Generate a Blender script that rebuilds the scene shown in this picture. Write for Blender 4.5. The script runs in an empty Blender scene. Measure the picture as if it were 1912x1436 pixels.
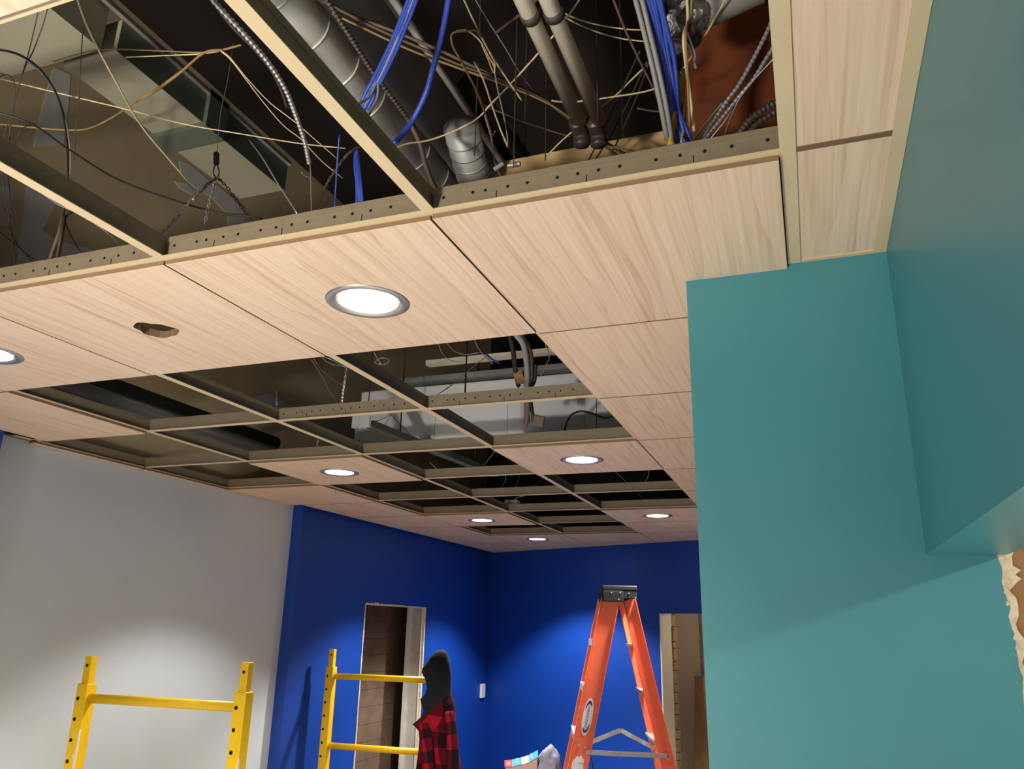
import bpy, bmesh, math, random
from mathutils import Vector, Matrix, Euler, noise
random.seed(7)
scn = bpy.context.scene
col = scn.collection
# ------------------------------------------------------------------ camera
S, H = 0.61, 2.70                      # ceiling module and ceiling height (m)
F_PX = 1471.9
CAM = Vector((0.9665 * S, -1.8588 * S, H - 1.1619 * S))
ROT = Euler((1.86818, -0.02105, 0.35260), 'XYZ')
cd = bpy.data.cameras.new('camera'); cam = bpy.data.objects.new('camera', cd); col.objects.link(cam)
cam.location = CAM; cam.rotation_euler = ROT
cd.sensor_fit = 'HORIZONTAL'; cd.sensor_width = 36.0; cd.lens = 36.0 * F_PX / 1912.0; cd.clip_start = 0.02
scn.camera = cam
# ------------------------------------------------------------------ world, exposure
w = bpy.data.worlds.new('world'); scn.world = w; w.use_nodes = True
w.node_tree.nodes['Background'].inputs[0].default_value = (1.0, 0.965, 0.92, 1)
w.node_tree.nodes['Background'].inputs[1].default_value = 0.6
scn.view_settings.view_transform = 'Standard'; scn.view_settings.look = 'None'
scn.view_settings.gamma = 1.0; scn.view_settings.use_curve_mapping = False
scn.view_settings.exposure = 0.9
SPOT_W = 44.0
FILL_W = 9.5
# ------------------------------------------------------------------ geometry of view -> place
RM = ROT.to_matrix()
def ray(x, y): return RM @ Vector(((x - 956) / F_PX, -(y - 718) / F_PX, -1.0))
def PX(x, y, h):                       # point at height h above the ceiling plane
    d = ray(x, y); t = (H + h - CAM.z) / d.z; return CAM + d * t
def PXx(x, y, X): d = ray(x, y); return CAM + d * ((X - CAM.x) / d.x)
def PXy(x, y, Y): d = ray(x, y); return CAM + d * ((Y - CAM.y) / d.y)
def PD(x, y, dist): return CAM + ray(x, y).normalized() * dist
# ------------------------------------------------------------------ materials
def lin(c):
    return tuple(((v / 255) / 12.92 if v / 255 <= .04045 else ((v / 255 + .055) / 1.055) ** 2.4) for v in c) + (1.0,)
def mat(name, rgb, rough=.6, metal=0., var=.0, scale=8., bump=0., spec=.5, emis=0.):
    m = bpy.data.materials.new(name); m.use_nodes = True
    nt = m.node_tree; b = nt.nodes['Principled BSDF']
    c = lin(rgb)
    b.inputs['Base Color'].default_value = c
    b.inputs['Roughness'].default_value = rough; b.inputs['Metallic'].default_value = metal
    b.inputs['Specular IOR Level'].default_value = spec
    if emis:
        b.inputs['Emission Color'].default_value = c; b.inputs['Emission Strength'].default_value = emis
    if var or bump:
        tc = nt.nodes.new('ShaderNodeTexCoord'); n = nt.nodes.new('ShaderNodeTexNoise')
        n.inputs['Scale'].default_value = scale; n.inputs['Detail'].default_value = 4
        nt.links.new(tc.outputs['Object'], n.inputs['Vector'])
        if var:
            r = nt.nodes.new('ShaderNodeMapRange'); r.inputs[1].default_value = .3; r.inputs[2].default_value = .7
            r.inputs[3].default_value = 1 - var; r.inputs[4].default_value = 1 + var
            nt.links.new(n.outputs['Fac'], r.inputs[0])
            mx = nt.nodes.new('ShaderNodeMix'); mx.data_type = 'RGBA'; mx.blend_type = 'MULTIPLY'; mx.inputs[0].default_value = 1
            mx.inputs[6].default_value = c; nt.links.new(r.outputs[0], mx.inputs[7])
            nt.links.new(mx.outputs[2], b.inputs['Base Color'])
        if bump:
            bp = nt.nodes.new('ShaderNodeBump'); bp.inputs['Strength'].default_value = bump; bp.inputs['Distance'].default_value = .004
            nt.links.new(n.outputs['Fac'], bp.inputs['Height']); nt.links.new(bp.outputs[0], b.inputs['Normal'])
    return m
def wood_mat(name, light, mid, dark, k=1.0):
    m = bpy.data.materials.new(name); m.use_nodes = True; nt = m.node_tree; N = nt.nodes.new; L = nt.links.new
    b = nt.nodes['Principled BSDF']; b.inputs['Roughness'].default_value = .5; b.inputs['Specular IOR Level'].default_value = .35
    tc = N('ShaderNodeTexCoord'); oi = N('ShaderNodeObjectInfo')
    off = N('ShaderNodeVectorMath'); off.operation = 'MULTIPLY_ADD'
    cmb = N('ShaderNodeCombineXYZ')
    for i in range(3): L(oi.outputs['Random'], cmb.inputs[i])
    L(cmb.outputs[0], off.inputs[0]); off.inputs[1].default_value = (17., 31., 5.); L(tc.outputs['Object'], off.inputs[2])
    mp = N('ShaderNodeMapping'); mp.inputs['Scale'].default_value = (1., .13, 1.); L(off.outputs[0], mp.inputs['Vector'])
    wv = N('ShaderNodeTexWave'); wv.wave_type = 'BANDS'; wv.bands_direction = 'X'; wv.wave_profile = 'SAW'
    wv.inputs['Scale'].default_value = 6.5 * k; wv.inputs['Distortion'].default_value = 13.; wv.inputs['Detail'].default_value = 2.5
    wv.inputs['Detail Scale'].default_value = 1.2; L(mp.outputs[0], wv.inputs['Vector'])
    mp2 = N('ShaderNodeMapping'); mp2.inputs['Scale'].default_value = (120. * k, 2.4, 30.); L(off.outputs[0], mp2.inputs['Vector'])
    n2 = N('ShaderNodeTexNoise'); n2.inputs['Scale'].default_value = 1.; n2.inputs['Detail'].default_value = 5; L(mp2.outputs[0], n2.inputs['Vector'])
    mp3 = N('ShaderNodeMapping'); mp3.inputs['Scale'].default_value = (9. * k, .9, 3.); L(off.outputs[0], mp3.inputs['Vector'])
    n3 = N('ShaderNodeTexNoise'); n3.inputs['Scale'].default_value = 1.; n3.inputs['Detail'].default_value = 2; L(mp3.outputs[0], n3.inputs['Vector'])
    a = N('ShaderNodeMath'); a.operation = 'MULTIPLY_ADD'; pw_ = N('ShaderNodeMath'); pw_.operation = 'POWER'; pw_.inputs[1].default_value = 4.; L(wv.outputs['Fac'], pw_.inputs[0]); L(pw_.outputs[0], a.inputs[0]); a.inputs[1].default_value = .17; 
    s1 = N('ShaderNodeMath'); s1.operation = 'MULTIPLY'; L(n2.outputs['Fac'], s1.inputs[0]); s1.inputs[1].default_value = .80
    L(s1.outputs[0], a.inputs[2])
    a2 = N('ShaderNodeMath'); a2.operation = 'MULTIPLY_ADD'; L(n3.outputs['Fac'], a2.inputs[0]); a2.inputs[1].default_value = .36; L(a.outputs[0], a2.inputs[2])
    cr = N('ShaderNodeValToRGB'); e = cr.color_ramp.elements
    e[0].position = .40; e[0].color = lin(light); e[1].position = .95; e[1].color = lin(dark)
    x = e.new(.66); x.color = lin(mid)
    L(a2.outputs[0], cr.inputs[0]); L(cr.outputs[0], b.inputs['Base Color'])
    return m
M = {}
M['oak'] = wood_mat('oak_laminate', (236, 210, 182), (226, 196, 165), (196, 162, 130))
M['tile_edge'] = mat('tile_edge', (138, 110, 80), .8)
M['tee_face'] = mat('tee_face', (214, 192, 152), .5, var=.04)
M['tee_brown'] = mat('tee_brown', (118, 92, 64), .6)
M['tee_web'] = mat('tee_web', (146, 130, 104), .5, .1, var=.08, scale=30)
M['hole'] = mat('dark_hole', (12, 11, 10), .9)
M['white_paint'] = mat('white_paint', (216, 224, 224), .55, var=.02, scale=3)
M['blue'] = mat('blue_paint', (12, 66, 162), .5, var=.03, scale=3)
M['teal'] = mat('teal_paint', (70, 140, 145), .38, var=.03, scale=2, bump=.02)
M['tan_gyp'] = mat('raw_gypsum', (222, 202, 156), .9, var=.10, scale=2.5)
M['mud'] = mat('joint_mud', (236, 232, 220), .9, var=.08, scale=12)
M['gyp_core'] = mat('gypsum_core', (226, 206, 172), .95, var=.15, scale=60, bump=.6)
M['lumber'] = mat('lumber', (150, 112, 70), .8, var=.15, scale=14)
M['brown'] = mat('brown_board', (120, 58, 20), .85, var=.15, scale=3)
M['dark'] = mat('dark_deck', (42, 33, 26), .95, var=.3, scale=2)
M['dark_brown'] = mat('dark_brown_board', (112, 90, 70), .9, var=.2, scale=9)
M['concrete'] = mat('bare_concrete', (150, 147, 142), .8, var=.1, scale=2)
M['floor'] = mat('bounce_sheet_white', (232, 229, 222), .8, var=.05, scale=2)
M['galv'] = mat('galvanised', (228, 225, 216), .40, .35, var=.12, scale=7, bump=.15)
M['galv_dark'] = mat('galvanised_dull', (150, 150, 142), .5, .25, var=.2, scale=6)
M['duct'] = mat('duct_wrap', (142, 136, 112), .7, .0, var=.07, scale=3)
M['duct_green'] = mat('duct_side', (96, 104, 88), .6, .3, var=.12, scale=3)
M['chrome'] = mat('bright_steel', (226, 224, 218), .3, .15)
M['foil'] = mat('foil', (196, 196, 194), .25, .85, bump=1., scale=40)
M['pvc'] = mat('pvc', (236, 224, 200), .45, var=.05, scale=9)
M['cream'] = mat('cable_cream', (206, 186, 142), .5)
M['khaki'] = mat('cable_khaki', (140, 114, 66), .6)
M['brown_cable'] = mat('cable_brown', (104, 86, 68), .6)
M['black'] = mat('cable_black', (26, 24, 24), .5)
M['grey_cable'] = mat('cable_grey', (140, 136, 128), .5)
M['blue_cable'] = mat('cable_blue', (46, 70, 160), .45)
M['yellow_tape'] = mat('tape_yellow', (206, 166, 52), .5)
M['wire'] = mat('steel_wire', (190, 184, 172), .35, .7)
M['dark_wire'] = mat('dull_wire', (74, 66, 56), .6, .3)
M['armor'] = mat('armor', (200, 196, 186), .3, .8)
M['armor_dark'] = mat('armor_dull', (92, 82, 70), .45, .6)
M['unit'] = mat('unit_white', (232, 231, 226), .5, var=.03, scale=4)
M['lens'] = mat('lens', (255, 252, 246), .4, emis=14.)
M['trim'] = mat('brushed_trim', (190, 188, 188), .32, .85)
M['yellow'] = mat('yellow_enamel', (255, 206, 12), .4, var=.04, scale=20)
M['spill'] = mat('plaster_spill', (240, 228, 196), .9, bump=.5, scale=60)
M['orange'] = mat('orange_fibreglass', (250, 120, 80), .5, var=.06, scale=25)
M['alu'] = mat('aluminium', (206, 200, 190), .4, .6, var=.12, scale=60)
M['cap'] = mat('black_plastic', (32, 32, 30), .55)
M['white_plastic'] = mat('white_plastic', (240, 240, 240), .4)
M['purple'] = mat('print_purple', (70, 52, 120), .5)
M['hood'] = mat('black_fleece', (13, 13, 15), .95, bump=.3, scale=90)
M['rag'] = mat('grey_rag', (150, 150, 164), .9, var=.1, scale=20, bump=.4)
M['p_blue'] = mat('print_cyan', (24, 170, 226), .5)
M['p_white'] = mat('print_white', (244, 244, 236), .5)
M['p_red'] = mat('print_red', (214, 36, 48), .5)
M['card'] = mat('cardboard', (206, 176, 160), .85)
M['ivory'] = mat('ivory_jamb', (222, 208, 178), .7)
M['taupe'] = mat('taupe_wall', (132, 112, 92), .85, var=.06, scale=3)
M['grey_wood'] = mat('grey_wood', (138, 126, 110), .85, var=.15, scale=14)
M['rough_brick'] = mat('rough_edge', (160, 128, 84), .95, var=.3, scale=40, bump=.8)
M['beam'] = mat('tan_beam', (206, 172, 116), .85, var=.12, scale=10)
def plaid_mat():
    m = bpy.data.materials.new('red_plaid'); m.use_nodes = True; nt = m.node_tree; N = nt.nodes.new; L = nt.links.new
    b = nt.nodes['Principled BSDF']; b.inputs['Roughness'].default_value = .95; b.inputs['Specular IOR Level'].default_value = .1
    tc = N('ShaderNodeTexCoord'); nz = N('ShaderNodeTexNoise'); nz.inputs['Scale'].default_value = 4.; L(tc.outputs['Object'], nz.inputs['Vector'])
    ma = N('ShaderNodeVectorMath'); ma.operation = 'MULTIPLY_ADD'; L(nz.outputs['Color'], ma.inputs[0]); ma.inputs[1].default_value = (.12, .12, .12); L(tc.outputs['UV'], ma.inputs[2])
    sp = N('ShaderNodeSeparateXYZ'); L(ma.outputs[0], sp.inputs[0])
    fs = []
    for i in (0, 1):
        f = N('ShaderNodeMath'); f.operation = 'FRACT'; s = N('ShaderNodeMath'); s.operation = 'MULTIPLY'; s.inputs[1].default_value = 5.2
        L(sp.outputs[i], s.inputs[0]); L(s.outputs[0], f.inputs[0])
        g = N('ShaderNodeMath'); g.operation = 'GREATER_THAN'; g.inputs[1].default_value = .5; L(f.outputs[0], g.inputs[0]); fs.append(g)
    ad = N('ShaderNodeMath'); ad.operation = 'ADD'; L(fs[0].outputs[0], ad.inputs[0]); L(fs[1].outputs[0], ad.inputs[1])
    hf = N('ShaderNodeMath'); hf.operation = 'MULTIPLY'; hf.inputs[1].default_value = .5; L(ad.outputs[0], hf.inputs[0])
    cr = N('ShaderNodeValToRGB'); cr.color_ramp.interpolation = 'CONSTANT'; e = cr.color_ramp.elements
    e[0].position = 0; e[0].color = lin((150, 20, 32)); e[1].position = .75; e[1].color = lin((30, 14, 18)); x = e.new(.25); x.color = lin((84, 14, 26))
    L(hf.outputs[0], cr.inputs[0]); L(cr.outputs[0], b.inputs['Base Color'])
    return m
M['plaid'] = plaid_mat()
# ------------------------------------------------------------------ mesh helpers
class MB:
    def __init__(s): s.v = []; s.f = []; s.uv = None
    def box(s, x0, x1, y0, y1, z0, z1, mtx=None):
        n = len(s.v)
        for x, y, z in ((x0, y0, z0), (x1, y0, z0), (x1, y1, z0), (x0, y1, z0), (x0, y0, z1), (x1, y0, z1), (x1, y1, z1), (x0, y1, z1)):
            p = Vector((x, y, z)); s.v.append(mtx @ p if mtx else p)
        s.f += [tuple(n + k for k in q) for q in ((3, 2, 1, 0), (4, 5, 6, 7), (0, 1, 5, 4), (1, 2, 6, 5), (2, 3, 7, 6), (3, 0, 4, 7))]
        return s
    def bar(s, a, b, w, t, up=Vector((0, 0, 1))):       # box from a to b, width w (sideways), thickness t (along up)
        a = Vector(a); b = Vector(b); d = (b - a); l = d.length; d.normalize()
        sx = d.cross(up)
        if sx.length < 1e-5: sx = d.cross(Vector((1, 0, 0)))
        sx.normalize(); u = sx.cross(d)
        n = len(s.v)
        for p in (a, b):
            for ex, eu in ((-1, -1), (1, -1), (1, 1), (-1, 1)): s.v.append(p + sx * (ex * w / 2) + u * (eu * t / 2))
        s.f += [tuple(n + k for k in q) for q in ((0, 1, 2, 3), (7, 6, 5, 4), (0, 4, 5, 1), (1, 5, 6, 2), (2, 6, 7, 3), (3, 7, 4, 0))]
        return s
    def tube(s, pts, r, n=6, cap=True):
        pts = [Vector(p) for p in pts]; rs = r if isinstance(r, (list, tuple)) else [r] * len(pts)
        base = len(s.v); t0 = (pts[1] - pts[0]).normalized()
        nv = t0.orthogonal().normalized()
        for i, p in enumerate(pts):
            t = (pts[min(i + 1, len(pts) - 1)] - pts[max(i - 1, 0)])
            t = t.normalized() if t.length > 1e-9 else t0
            nv = (nv - t * nv.dot(t)); nv = nv.normalized() if nv.length > 1e-6 else t.orthogonal().normalized()
            bn = t.cross(nv)
            for k in range(n):
                a = 2 * math.pi * k / n; s.v.append(p + (nv * math.cos(a) + bn * math.sin(a)) * rs[i])
        for i in range(len(pts) - 1):
            for k in range(n):
                a = base + i * n + k; b = base + i * n + (k + 1) % n
                s.f.append((a, b, b + n, a + n))
        if cap:
            s.f.append(tuple(base + k for k in reversed(range(n))))
            e = base + (len(pts) - 1) * n; s.f.append(tuple(e + k for k in range(n)))
        return s
    def prism(s, poly, z0, z1):
        n = len(s.v); m = len(poly)
        for z in (z0, z1):
            for x, y in poly: s.v.append(Vector((x, y, z)))
        s.f.append(tuple(n + k for k in reversed(range(m)))); s.f.append(tuple(n + m + k for k in range(m)))
        for k in range(m):
            a = n + k; b = n + (k + 1) % m; s.f.append((a, b, b + m, a + m))
        return s
    def lathe(s, prof, n=32, c=Vector((0, 0, 0))):
        base = len(s.v); m = len(prof)
        for k in range(n):
            a = 2 * math.pi * k / n
            for r, z in prof: s.v.append(c + Vector((r * math.cos(a), r * math.sin(a), z)))
        for k in range(n):
            for j in range(m - 1):
                a = base + k * m + j; b = base + ((k + 1) % n) * m + j
                s.f.append((a, b, b + 1, a + 1))
        return s
    def quad(s, *p):
        n = len(s.v); s.v += [Vector(q) for q in p]; s.f.append(tuple(range(n, n + len(p)))); return s
    def build(s, name, m, parent=None, smooth=False, origin=None, mesh_only=False, bevel=0):
        me = bpy.data.meshes.new(name)
        o0 = Vector(origin) if origin is not None else Vector((0, 0, 0))
        me.from_pydata([tuple(v - o0) for v in s.v], [], s.f); me.update()
        bm = bmesh.new(); bm.from_mesh(me); bmesh.ops.recalc_face_normals(bm, faces=bm.faces); bm.to_mesh(me); bm.free()
        if smooth:
            for p in me.polygons: p.use_smooth = True
        me.materials.append(M[m])
        if mesh_only: return me
        o = bpy.data.objects.new(name, me); col.objects.link(o); o.location = o0
        if parent: put(o, parent)
        if bevel:
            md = o.modifiers.new('bevel', 'BEVEL'); md.width = bevel; md.segments = 2; md.limit_method = 'ANGLE'
        return o
def put(o, parent):
    o.parent = parent; o.matrix_parent_inverse = WM(parent).inverted()
def WM(o):
    m = Matrix.LocRotScale(o.location, o.rotation_euler, o.scale)
    return WM(o.parent) @ o.matrix_parent_inverse @ m if o.parent else m
def empty(name, loc=(0, 0, 0), rz=0):
    o = bpy.data.objects.new(name, None); col.objects.link(o); o.location = loc; o.rotation_euler = (0, 0, rz); o.empty_display_size = .05; return o
def tag(o, label, cat, group=None, kind=None):
    o['label'] = label; o['category'] = cat
    if group: o['group'] = group
    if kind: o['kind'] = kind
    return o
def struct(o, label=None):
    o['kind'] = 'structure'
    if label: o['label'] = label
    return o
def smooth_pts(pts, k=6):
    P = [Vector(p) for p in pts]
    if len(P) < 3: return P
    P = [P[0] * 2 - P[1]] + P + [P[-1] * 2 - P[-2]]
    out = []
    for i in range(1, len(P) - 2):
        for j in range(k):
            t = j / k; a, b, c, d = P[i - 1], P[i], P[i + 1], P[i + 2]
            out.append(.5 * ((2 * b) + (c - a) * t + (2 * a - 5 * b + 4 * c - d) * t * t + (3 * b - a - 3 * c + d) * t ** 3))
    out.append(P[-2]); return out
def clip(poly, a, b, c):               # keep a*x+b*y<=c
    out = []
    for k in range(len(poly)):
        p, q = poly[k], poly[(k + 1) % len(poly)]
        dp = a * p[0] + b * p[1] - c; dq = a * q[0] + b * q[1] - c
        if dp <= 0: out.append(p)
        if (dp < 0 < dq) or (dq < 0 < dp):
            t = dp / (dp - dq); out.append((p[0] + (q[0] - p[0]) * t, p[1] + (q[1] - p[1]) * t))
    return out
# ------------------------------------------------------------------ the setting
DECK = 2.3                              # deck above the hung ceiling
XW, XB, XR = -4.07 * S, -3.95 * S, 1.276 * S      # white alcove wall, blue wall, teal header wall
YS = 0.672 * S                          # face of the teal stub wall
XS = 0.647 * S                          # free end of the stub
Y1, Y2 = 1.68 * S, 5.12 * S             # alcove
FA = Vector((-3.95 * S, 10.40 * S)); FB = Vector((-0.40 * S, 8.95 * S))
FD = (FB - FA).normalized(); FN = Vector((FD.y, -FD.x))       # FN points to the camera side
YB = -8.0 * S                           # back of the room
def far_y(x): return FA.y + (x - FA.x) * FD.y / FD.x
struct(MB().box(-4, 5.5, YB - .2, 8.2, -.12, 0).build('floor', 'concrete'))
struct(MB().box(XB, XR + .1, YB, 2.1, 0, .002).build('floor_bounce_sheet', 'floor'))  # unseen pale sheet added to bounce light up at the near ceiling
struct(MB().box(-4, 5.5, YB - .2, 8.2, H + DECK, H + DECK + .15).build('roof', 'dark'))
# left side: white recess between two blue projections
struct(MB().box(XW - .12, XW, Y1 - .02, Y2 + .02, 0, H + .03).build('wall_left', 'white_paint'))
struct(MB().box(XW - .12, -3.885 * S, YB, Y1, 0, H + .03).build('wall_left_near', 'blue'))
oz = PXx(683, 1128, XB).z; oy0 = PXx(683, 1128, XB).y; oy1 = PXx(795, 1131, XB).y
wl = MB()
wl.box(XB - .14, XB, Y2, oy0, 0, H + .03).box(XB - .14, XB, oy1, far_y(XB) + .02, 0, H + .03).box(XB - .14, XB, oy0, oy1, oz, H + .03)
struct(wl.build('wall_left_far', 'blue'))
pw = MB().box(XW - .12, XW, YB, 7.2, H + .03, H + DECK)
pwl = struct(pw.build('wall_plenum_left', 'tan_gyp'))
# joint compound bands smeared on the raw gypsum above the ceiling
def mudstrip(pix, X=XW):
    ps = [PXx(x, y, X) for x, y in pix]; m = MB(); n = len(ps)
    for dx in (0.0, .003):
        for p in ps: m.v.append(Vector((X + dx, p.y, p.z)))
    m.f.append(tuple(range(n))); m.f.append(tuple(range(2 * n - 1, n - 1, -1)))
    for k in range(n): m.f.append((k, (k + 1) % n, n + (k + 1) % n, n + k))
    return m.build('joint_compound', 'mud', pwl)
mudstrip([(100, 125), (131, 140), (127, 200), (118, 270), (62, 275), (75, 215), (88, 165)])
mudstrip([(52, 330), (108, 372), (78, 430), (108, 450), (160, 462), (205, 480), (120, 500), (30, 500), (40, 410)])
mudstrip([(0, 345), (22, 352), (20, 420), (0, 420)])
mudstrip([(334, 300), (352, 306), (385, 332), (420, 358), (452, 385), (462, 398), (420, 396), (398, 372), (362, 350), (338, 325)])
mudstrip([(325, 338), (345, 342), (365, 358), (358, 364), (335, 352)])
mudstrip([(425, 404), (458, 402), (455, 416), (425, 420)])
mudstrip([(452, 745), (505, 735), (540, 760), (520, 772), (460, 775)])
# far wall, turned against the grid, with a rough door opening
def fw(s, z, out=0.0): p = FA + FD * s + FN * out; return Vector((p.x, p.y, z))
def far_hit(x, y):
    d = ray(x, y); o = CAM; n = Vector((FN.x, FN.y, 0)); t = (Vector((FA.x, FA.y, 0)) - o).dot(n) / d.dot(n); p = o + d * t
    return (Vector((p.x, p.y)) - FA).dot(FD), p.z
ds0, dz = far_hit(1231, 1145)
ds1 = ds0 + .96
LF = 5.4
fwm = MB()
Mf = Matrix(((FD.x, FN.x, 0, FA.x), (FD.y, FN.y, 0, FA.y), (0, 0, 1, 0), (0, 0, 0, 1)))
fwm.box(0, ds0, -.14, 0, 0, H + .03, Mf).box(ds1, LF, -.14, 0, 0, H + .03, Mf).box(ds0, ds1, -.14, 0, dz, H + .03, Mf)
struct(fwm.build('wall_far', 'blue'))
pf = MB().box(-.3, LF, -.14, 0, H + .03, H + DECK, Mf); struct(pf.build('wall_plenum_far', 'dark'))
# right: teal header over an opening, teal stub wall
HZ = H - .577
struct(MB().box(XR, XR + .122, YB, YS + .001, HZ, H + .03).build('wall_right_header', 'teal'))
stub_r = 1.455 * S
pts = [(XS, 0), (stub_r + .03, 0)]
edge = [(1.475, -1.9), (1.482, -1.75), (1.475, -1.6), (1.484, -1.5)]
rr = random.Random(3)
zz = 1.2
teal_edge = [(stub_r + .022, 1.2)]
z = 1.2
while z < HZ - .01:
    f = (z - 1.2) / (HZ - 1.2)
    teal_edge.append((stub_r + .022 * (1 - f) + rr.uniform(-.004, .003), z)); z += rr.uniform(.008, .022)
teal_edge.append((stub_r - .004, HZ))
poly = [(XS, 0), (stub_r + .025, 0)] + teal_edge + [(XR + .122, HZ + .0005), (XR + .122, H + .03), (XS, H + .03)]
sm = MB(); n = len(poly)
for yy in (YS, YS + .013):
    for x, zq in poly: sm.v.append(Vector((x, yy, zq)))
sm.f.append(tuple(range(n))); sm.f.append(tuple(range(2 * n - 1, n - 1, -1)))
for k in range(n): sm.f.append((k, (k + 1) % n, n + (k + 1) % n, n + k))
sm.box(XS, stub_r - .01, YS + .013, YS + .13, 0, H + .03)
ws = struct(sm.build('wall_right_stub', 'teal'))
tp = MB(); n0 = 0; pl = [(stub_r - .02, 1.1)]
z = 1.1; outer = []
while z < HZ + .012:
    f = (z - 1.1) / (HZ - 1.1); outer.append((stub_r + .030 * (1 - f) + .012 * f + rr.uniform(-.006, .006) + (.012 if z > HZ - .05 else 0), z)); z += rr.uniform(.006, .016)
pl = [(stub_r - .03, 1.1)] + outer + [(XR + .15, HZ + .012), (XR + .15, HZ + .02), (stub_r - .03, HZ + .006)]
n = len(pl)
for yy in (YS + .004, YS + .012):
    for x, zq in pl: tp.v.append(Vector((x, yy, zq)))
tp.f.append(tuple(range(n))); tp.f.append(tuple(range(2 * n - 1, n - 1, -1)))
for k in range(n): tp.f.append((k, (k + 1) % n, n + (k + 1) % n, n + k))
tp.build('torn_gypsum_edge', 'gyp_core', ws)
for k in range(26):                                     # curled scraps of torn paper
    zq = HZ - .02 - k * .022 + rr.uniform(-.006, .006); f = (zq - 1.1) / (HZ - 1.1)
    x = stub_r + .022 * (1 - f) + rr.uniform(-.004, .004); m = MB()
    a = Vector((x, YS - .001, zq)); sc = rr.uniform(.004, .010)
    m.v += [a, a + Vector((sc * .4, -.004, sc)), a + Vector((sc, -.002, sc * .1)), a + Vector((sc * .3, .003, -sc * .7))]
    m.f += [(0, 1, 2), (0, 2, 3), (0, 1, 3), (1, 2, 3)]
    m.build('torn_paper', 'gyp_core', ws)
MB().box(stub_r + .004, stub_r + .05, YS + .016, YS + .12, 0, HZ + .05).build('stud', 'lumber', ws)
# above the stub: brown board; right plenum side
struct(MB().box(XS + .015, 5.2, YS + .02, YS + .12, H + .03, H + DECK).build('wall_plenum_stub', 'brown'))
struct(MB().box(XR, XR + .12, YB, YS + .02, H + .03, H + DECK).build('wall_plenum_right', 'brown'))
# rest of the shell, behind the camera, behind the stub and in the side room
struct(MB().box(3.0 * S, 3.0 * S + .1, YS + .13, far_y(3 * S), 0, H + DECK).build('wall_right_far', 'blue'))
struct(MB().box(4.6, 4.75, YB, YS + .12, 0, H + DECK).build('wall_side_room', 'white_paint'))
struct(MB().box(stub_r + .05, 4.7, YS + .013, YS + .12, 0, H + .03).build('wall_side_room_end', 'white_paint'))
struct(MB().box(XR + .122, 4.6, YB, YS, H, H + .03).build('ceiling_side_room', 'white_paint'))
struct(MB().box(XW - .1, 4.7, YB - .14, YB, H, H + DECK).box(XW - .1, -1.9, YB - .14, YB, 0, H).box(3.2, 4.7, YB - .14, YB, 0, H).box(-1.9, 3.2, YB - .14, YB, 0, .3).build('wall_back', 'white_paint'))
wf = MB()
for x in (-1.9, -.65, .6, 1.9, 3.16): wf.box(x, x + .05, YB - .1, YB - .04, .3, H)
wf.box(-1.9, 3.2, YB - .1, YB - .04, .3, .36).box(-1.9, 3.2, YB - .1, YB - .04, H - .06, H)
struct(wf.build('added_window_1', 'galv_dark'))  # unseen window added so world light enters from behind
# niche in the left blue wall: bare metal stud and dark boards
nd = .3
nb = empty('wall_niche', (XB - .14, oy0, 0)); struct(nb, 'bare framing inside the tall opening in the blue wall')
zb = 0.
k = 0
rn = random.Random(5)
while zb < oz + .1:
    hgt = .125
    MB().box(XB - nd - rn.uniform(0, .006), XB - nd + .02, oy0 - .5, oy1 + .5, zb + .002, zb + hgt).build('board', 'dark_brown', nb); zb += hgt
st = MB()                                               # steel stud: web and two lips
st.box(XB - .13, XB - .015, oy1 - .012, oy1 - .009, 0, oz).box(XB - .13, XB - .127, oy1 - .045, oy1 - .009, 0, oz).box(XB - .018, XB - .015, oy1 - .03, oy1 - .009, 0, oz)
st.build('steel_stud', 'galv', nb)
MB().box(XB - .142, XB - .128, oy1 - .05, oy1 - .0, 0, oz + .05).build('drywall_edge', 'mud', nb)
ed = MB()
zq = 0
for (a, b) in ((oy0 - .006, oy0 + .004), (oy1 - .008, oy1 + .006)):
    ed = MB(); z = 0
    while z < oz:
        h2 = rn.uniform(.03, .08); ed.box(XB - .02, XB + .0015, a - rn.uniform(0, .004), b + rn.uniform(-.002, .003), z, min(oz, z + h2)); z += h2
    ed.build('cut_edge', 'gyp_core', nb)
ed = MB(); y = oy0
while y < oy1:
    l2 = rn.uniform(.02, .06); ed.box(XB - .02, XB + .0018, y, min(y + l2, oy1), oz - .005, oz + .004 + rn.uniform(0, .014) * (1 - (y - oy0) / (oy1 - oy0))); y += l2
ed.build('cut_edge', 'gyp_core', nb)
for (a, b, c, d) in ((XB - .6, XB - .55, oy0 - .6, oy1 + .6),):
    MB().box(a, b, c, d, 0, H).build('back_panel', 'dark', nb)
MB().box(XB - .56, XB - .14, oy0 - .55, oy0 - .5, 0, H).build('back_panel', 'dark', nb)
MB().box(XB - .56, XB - .14, oy1 + .5, oy1 + .55, 0, H).build('back_panel', 'dark', nb)
MB().box(XB - .56, XB - .14, oy0 - .55, oy1 + .55, oz + .15, oz + .17).build('back_panel', 'dark', nb)
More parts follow.
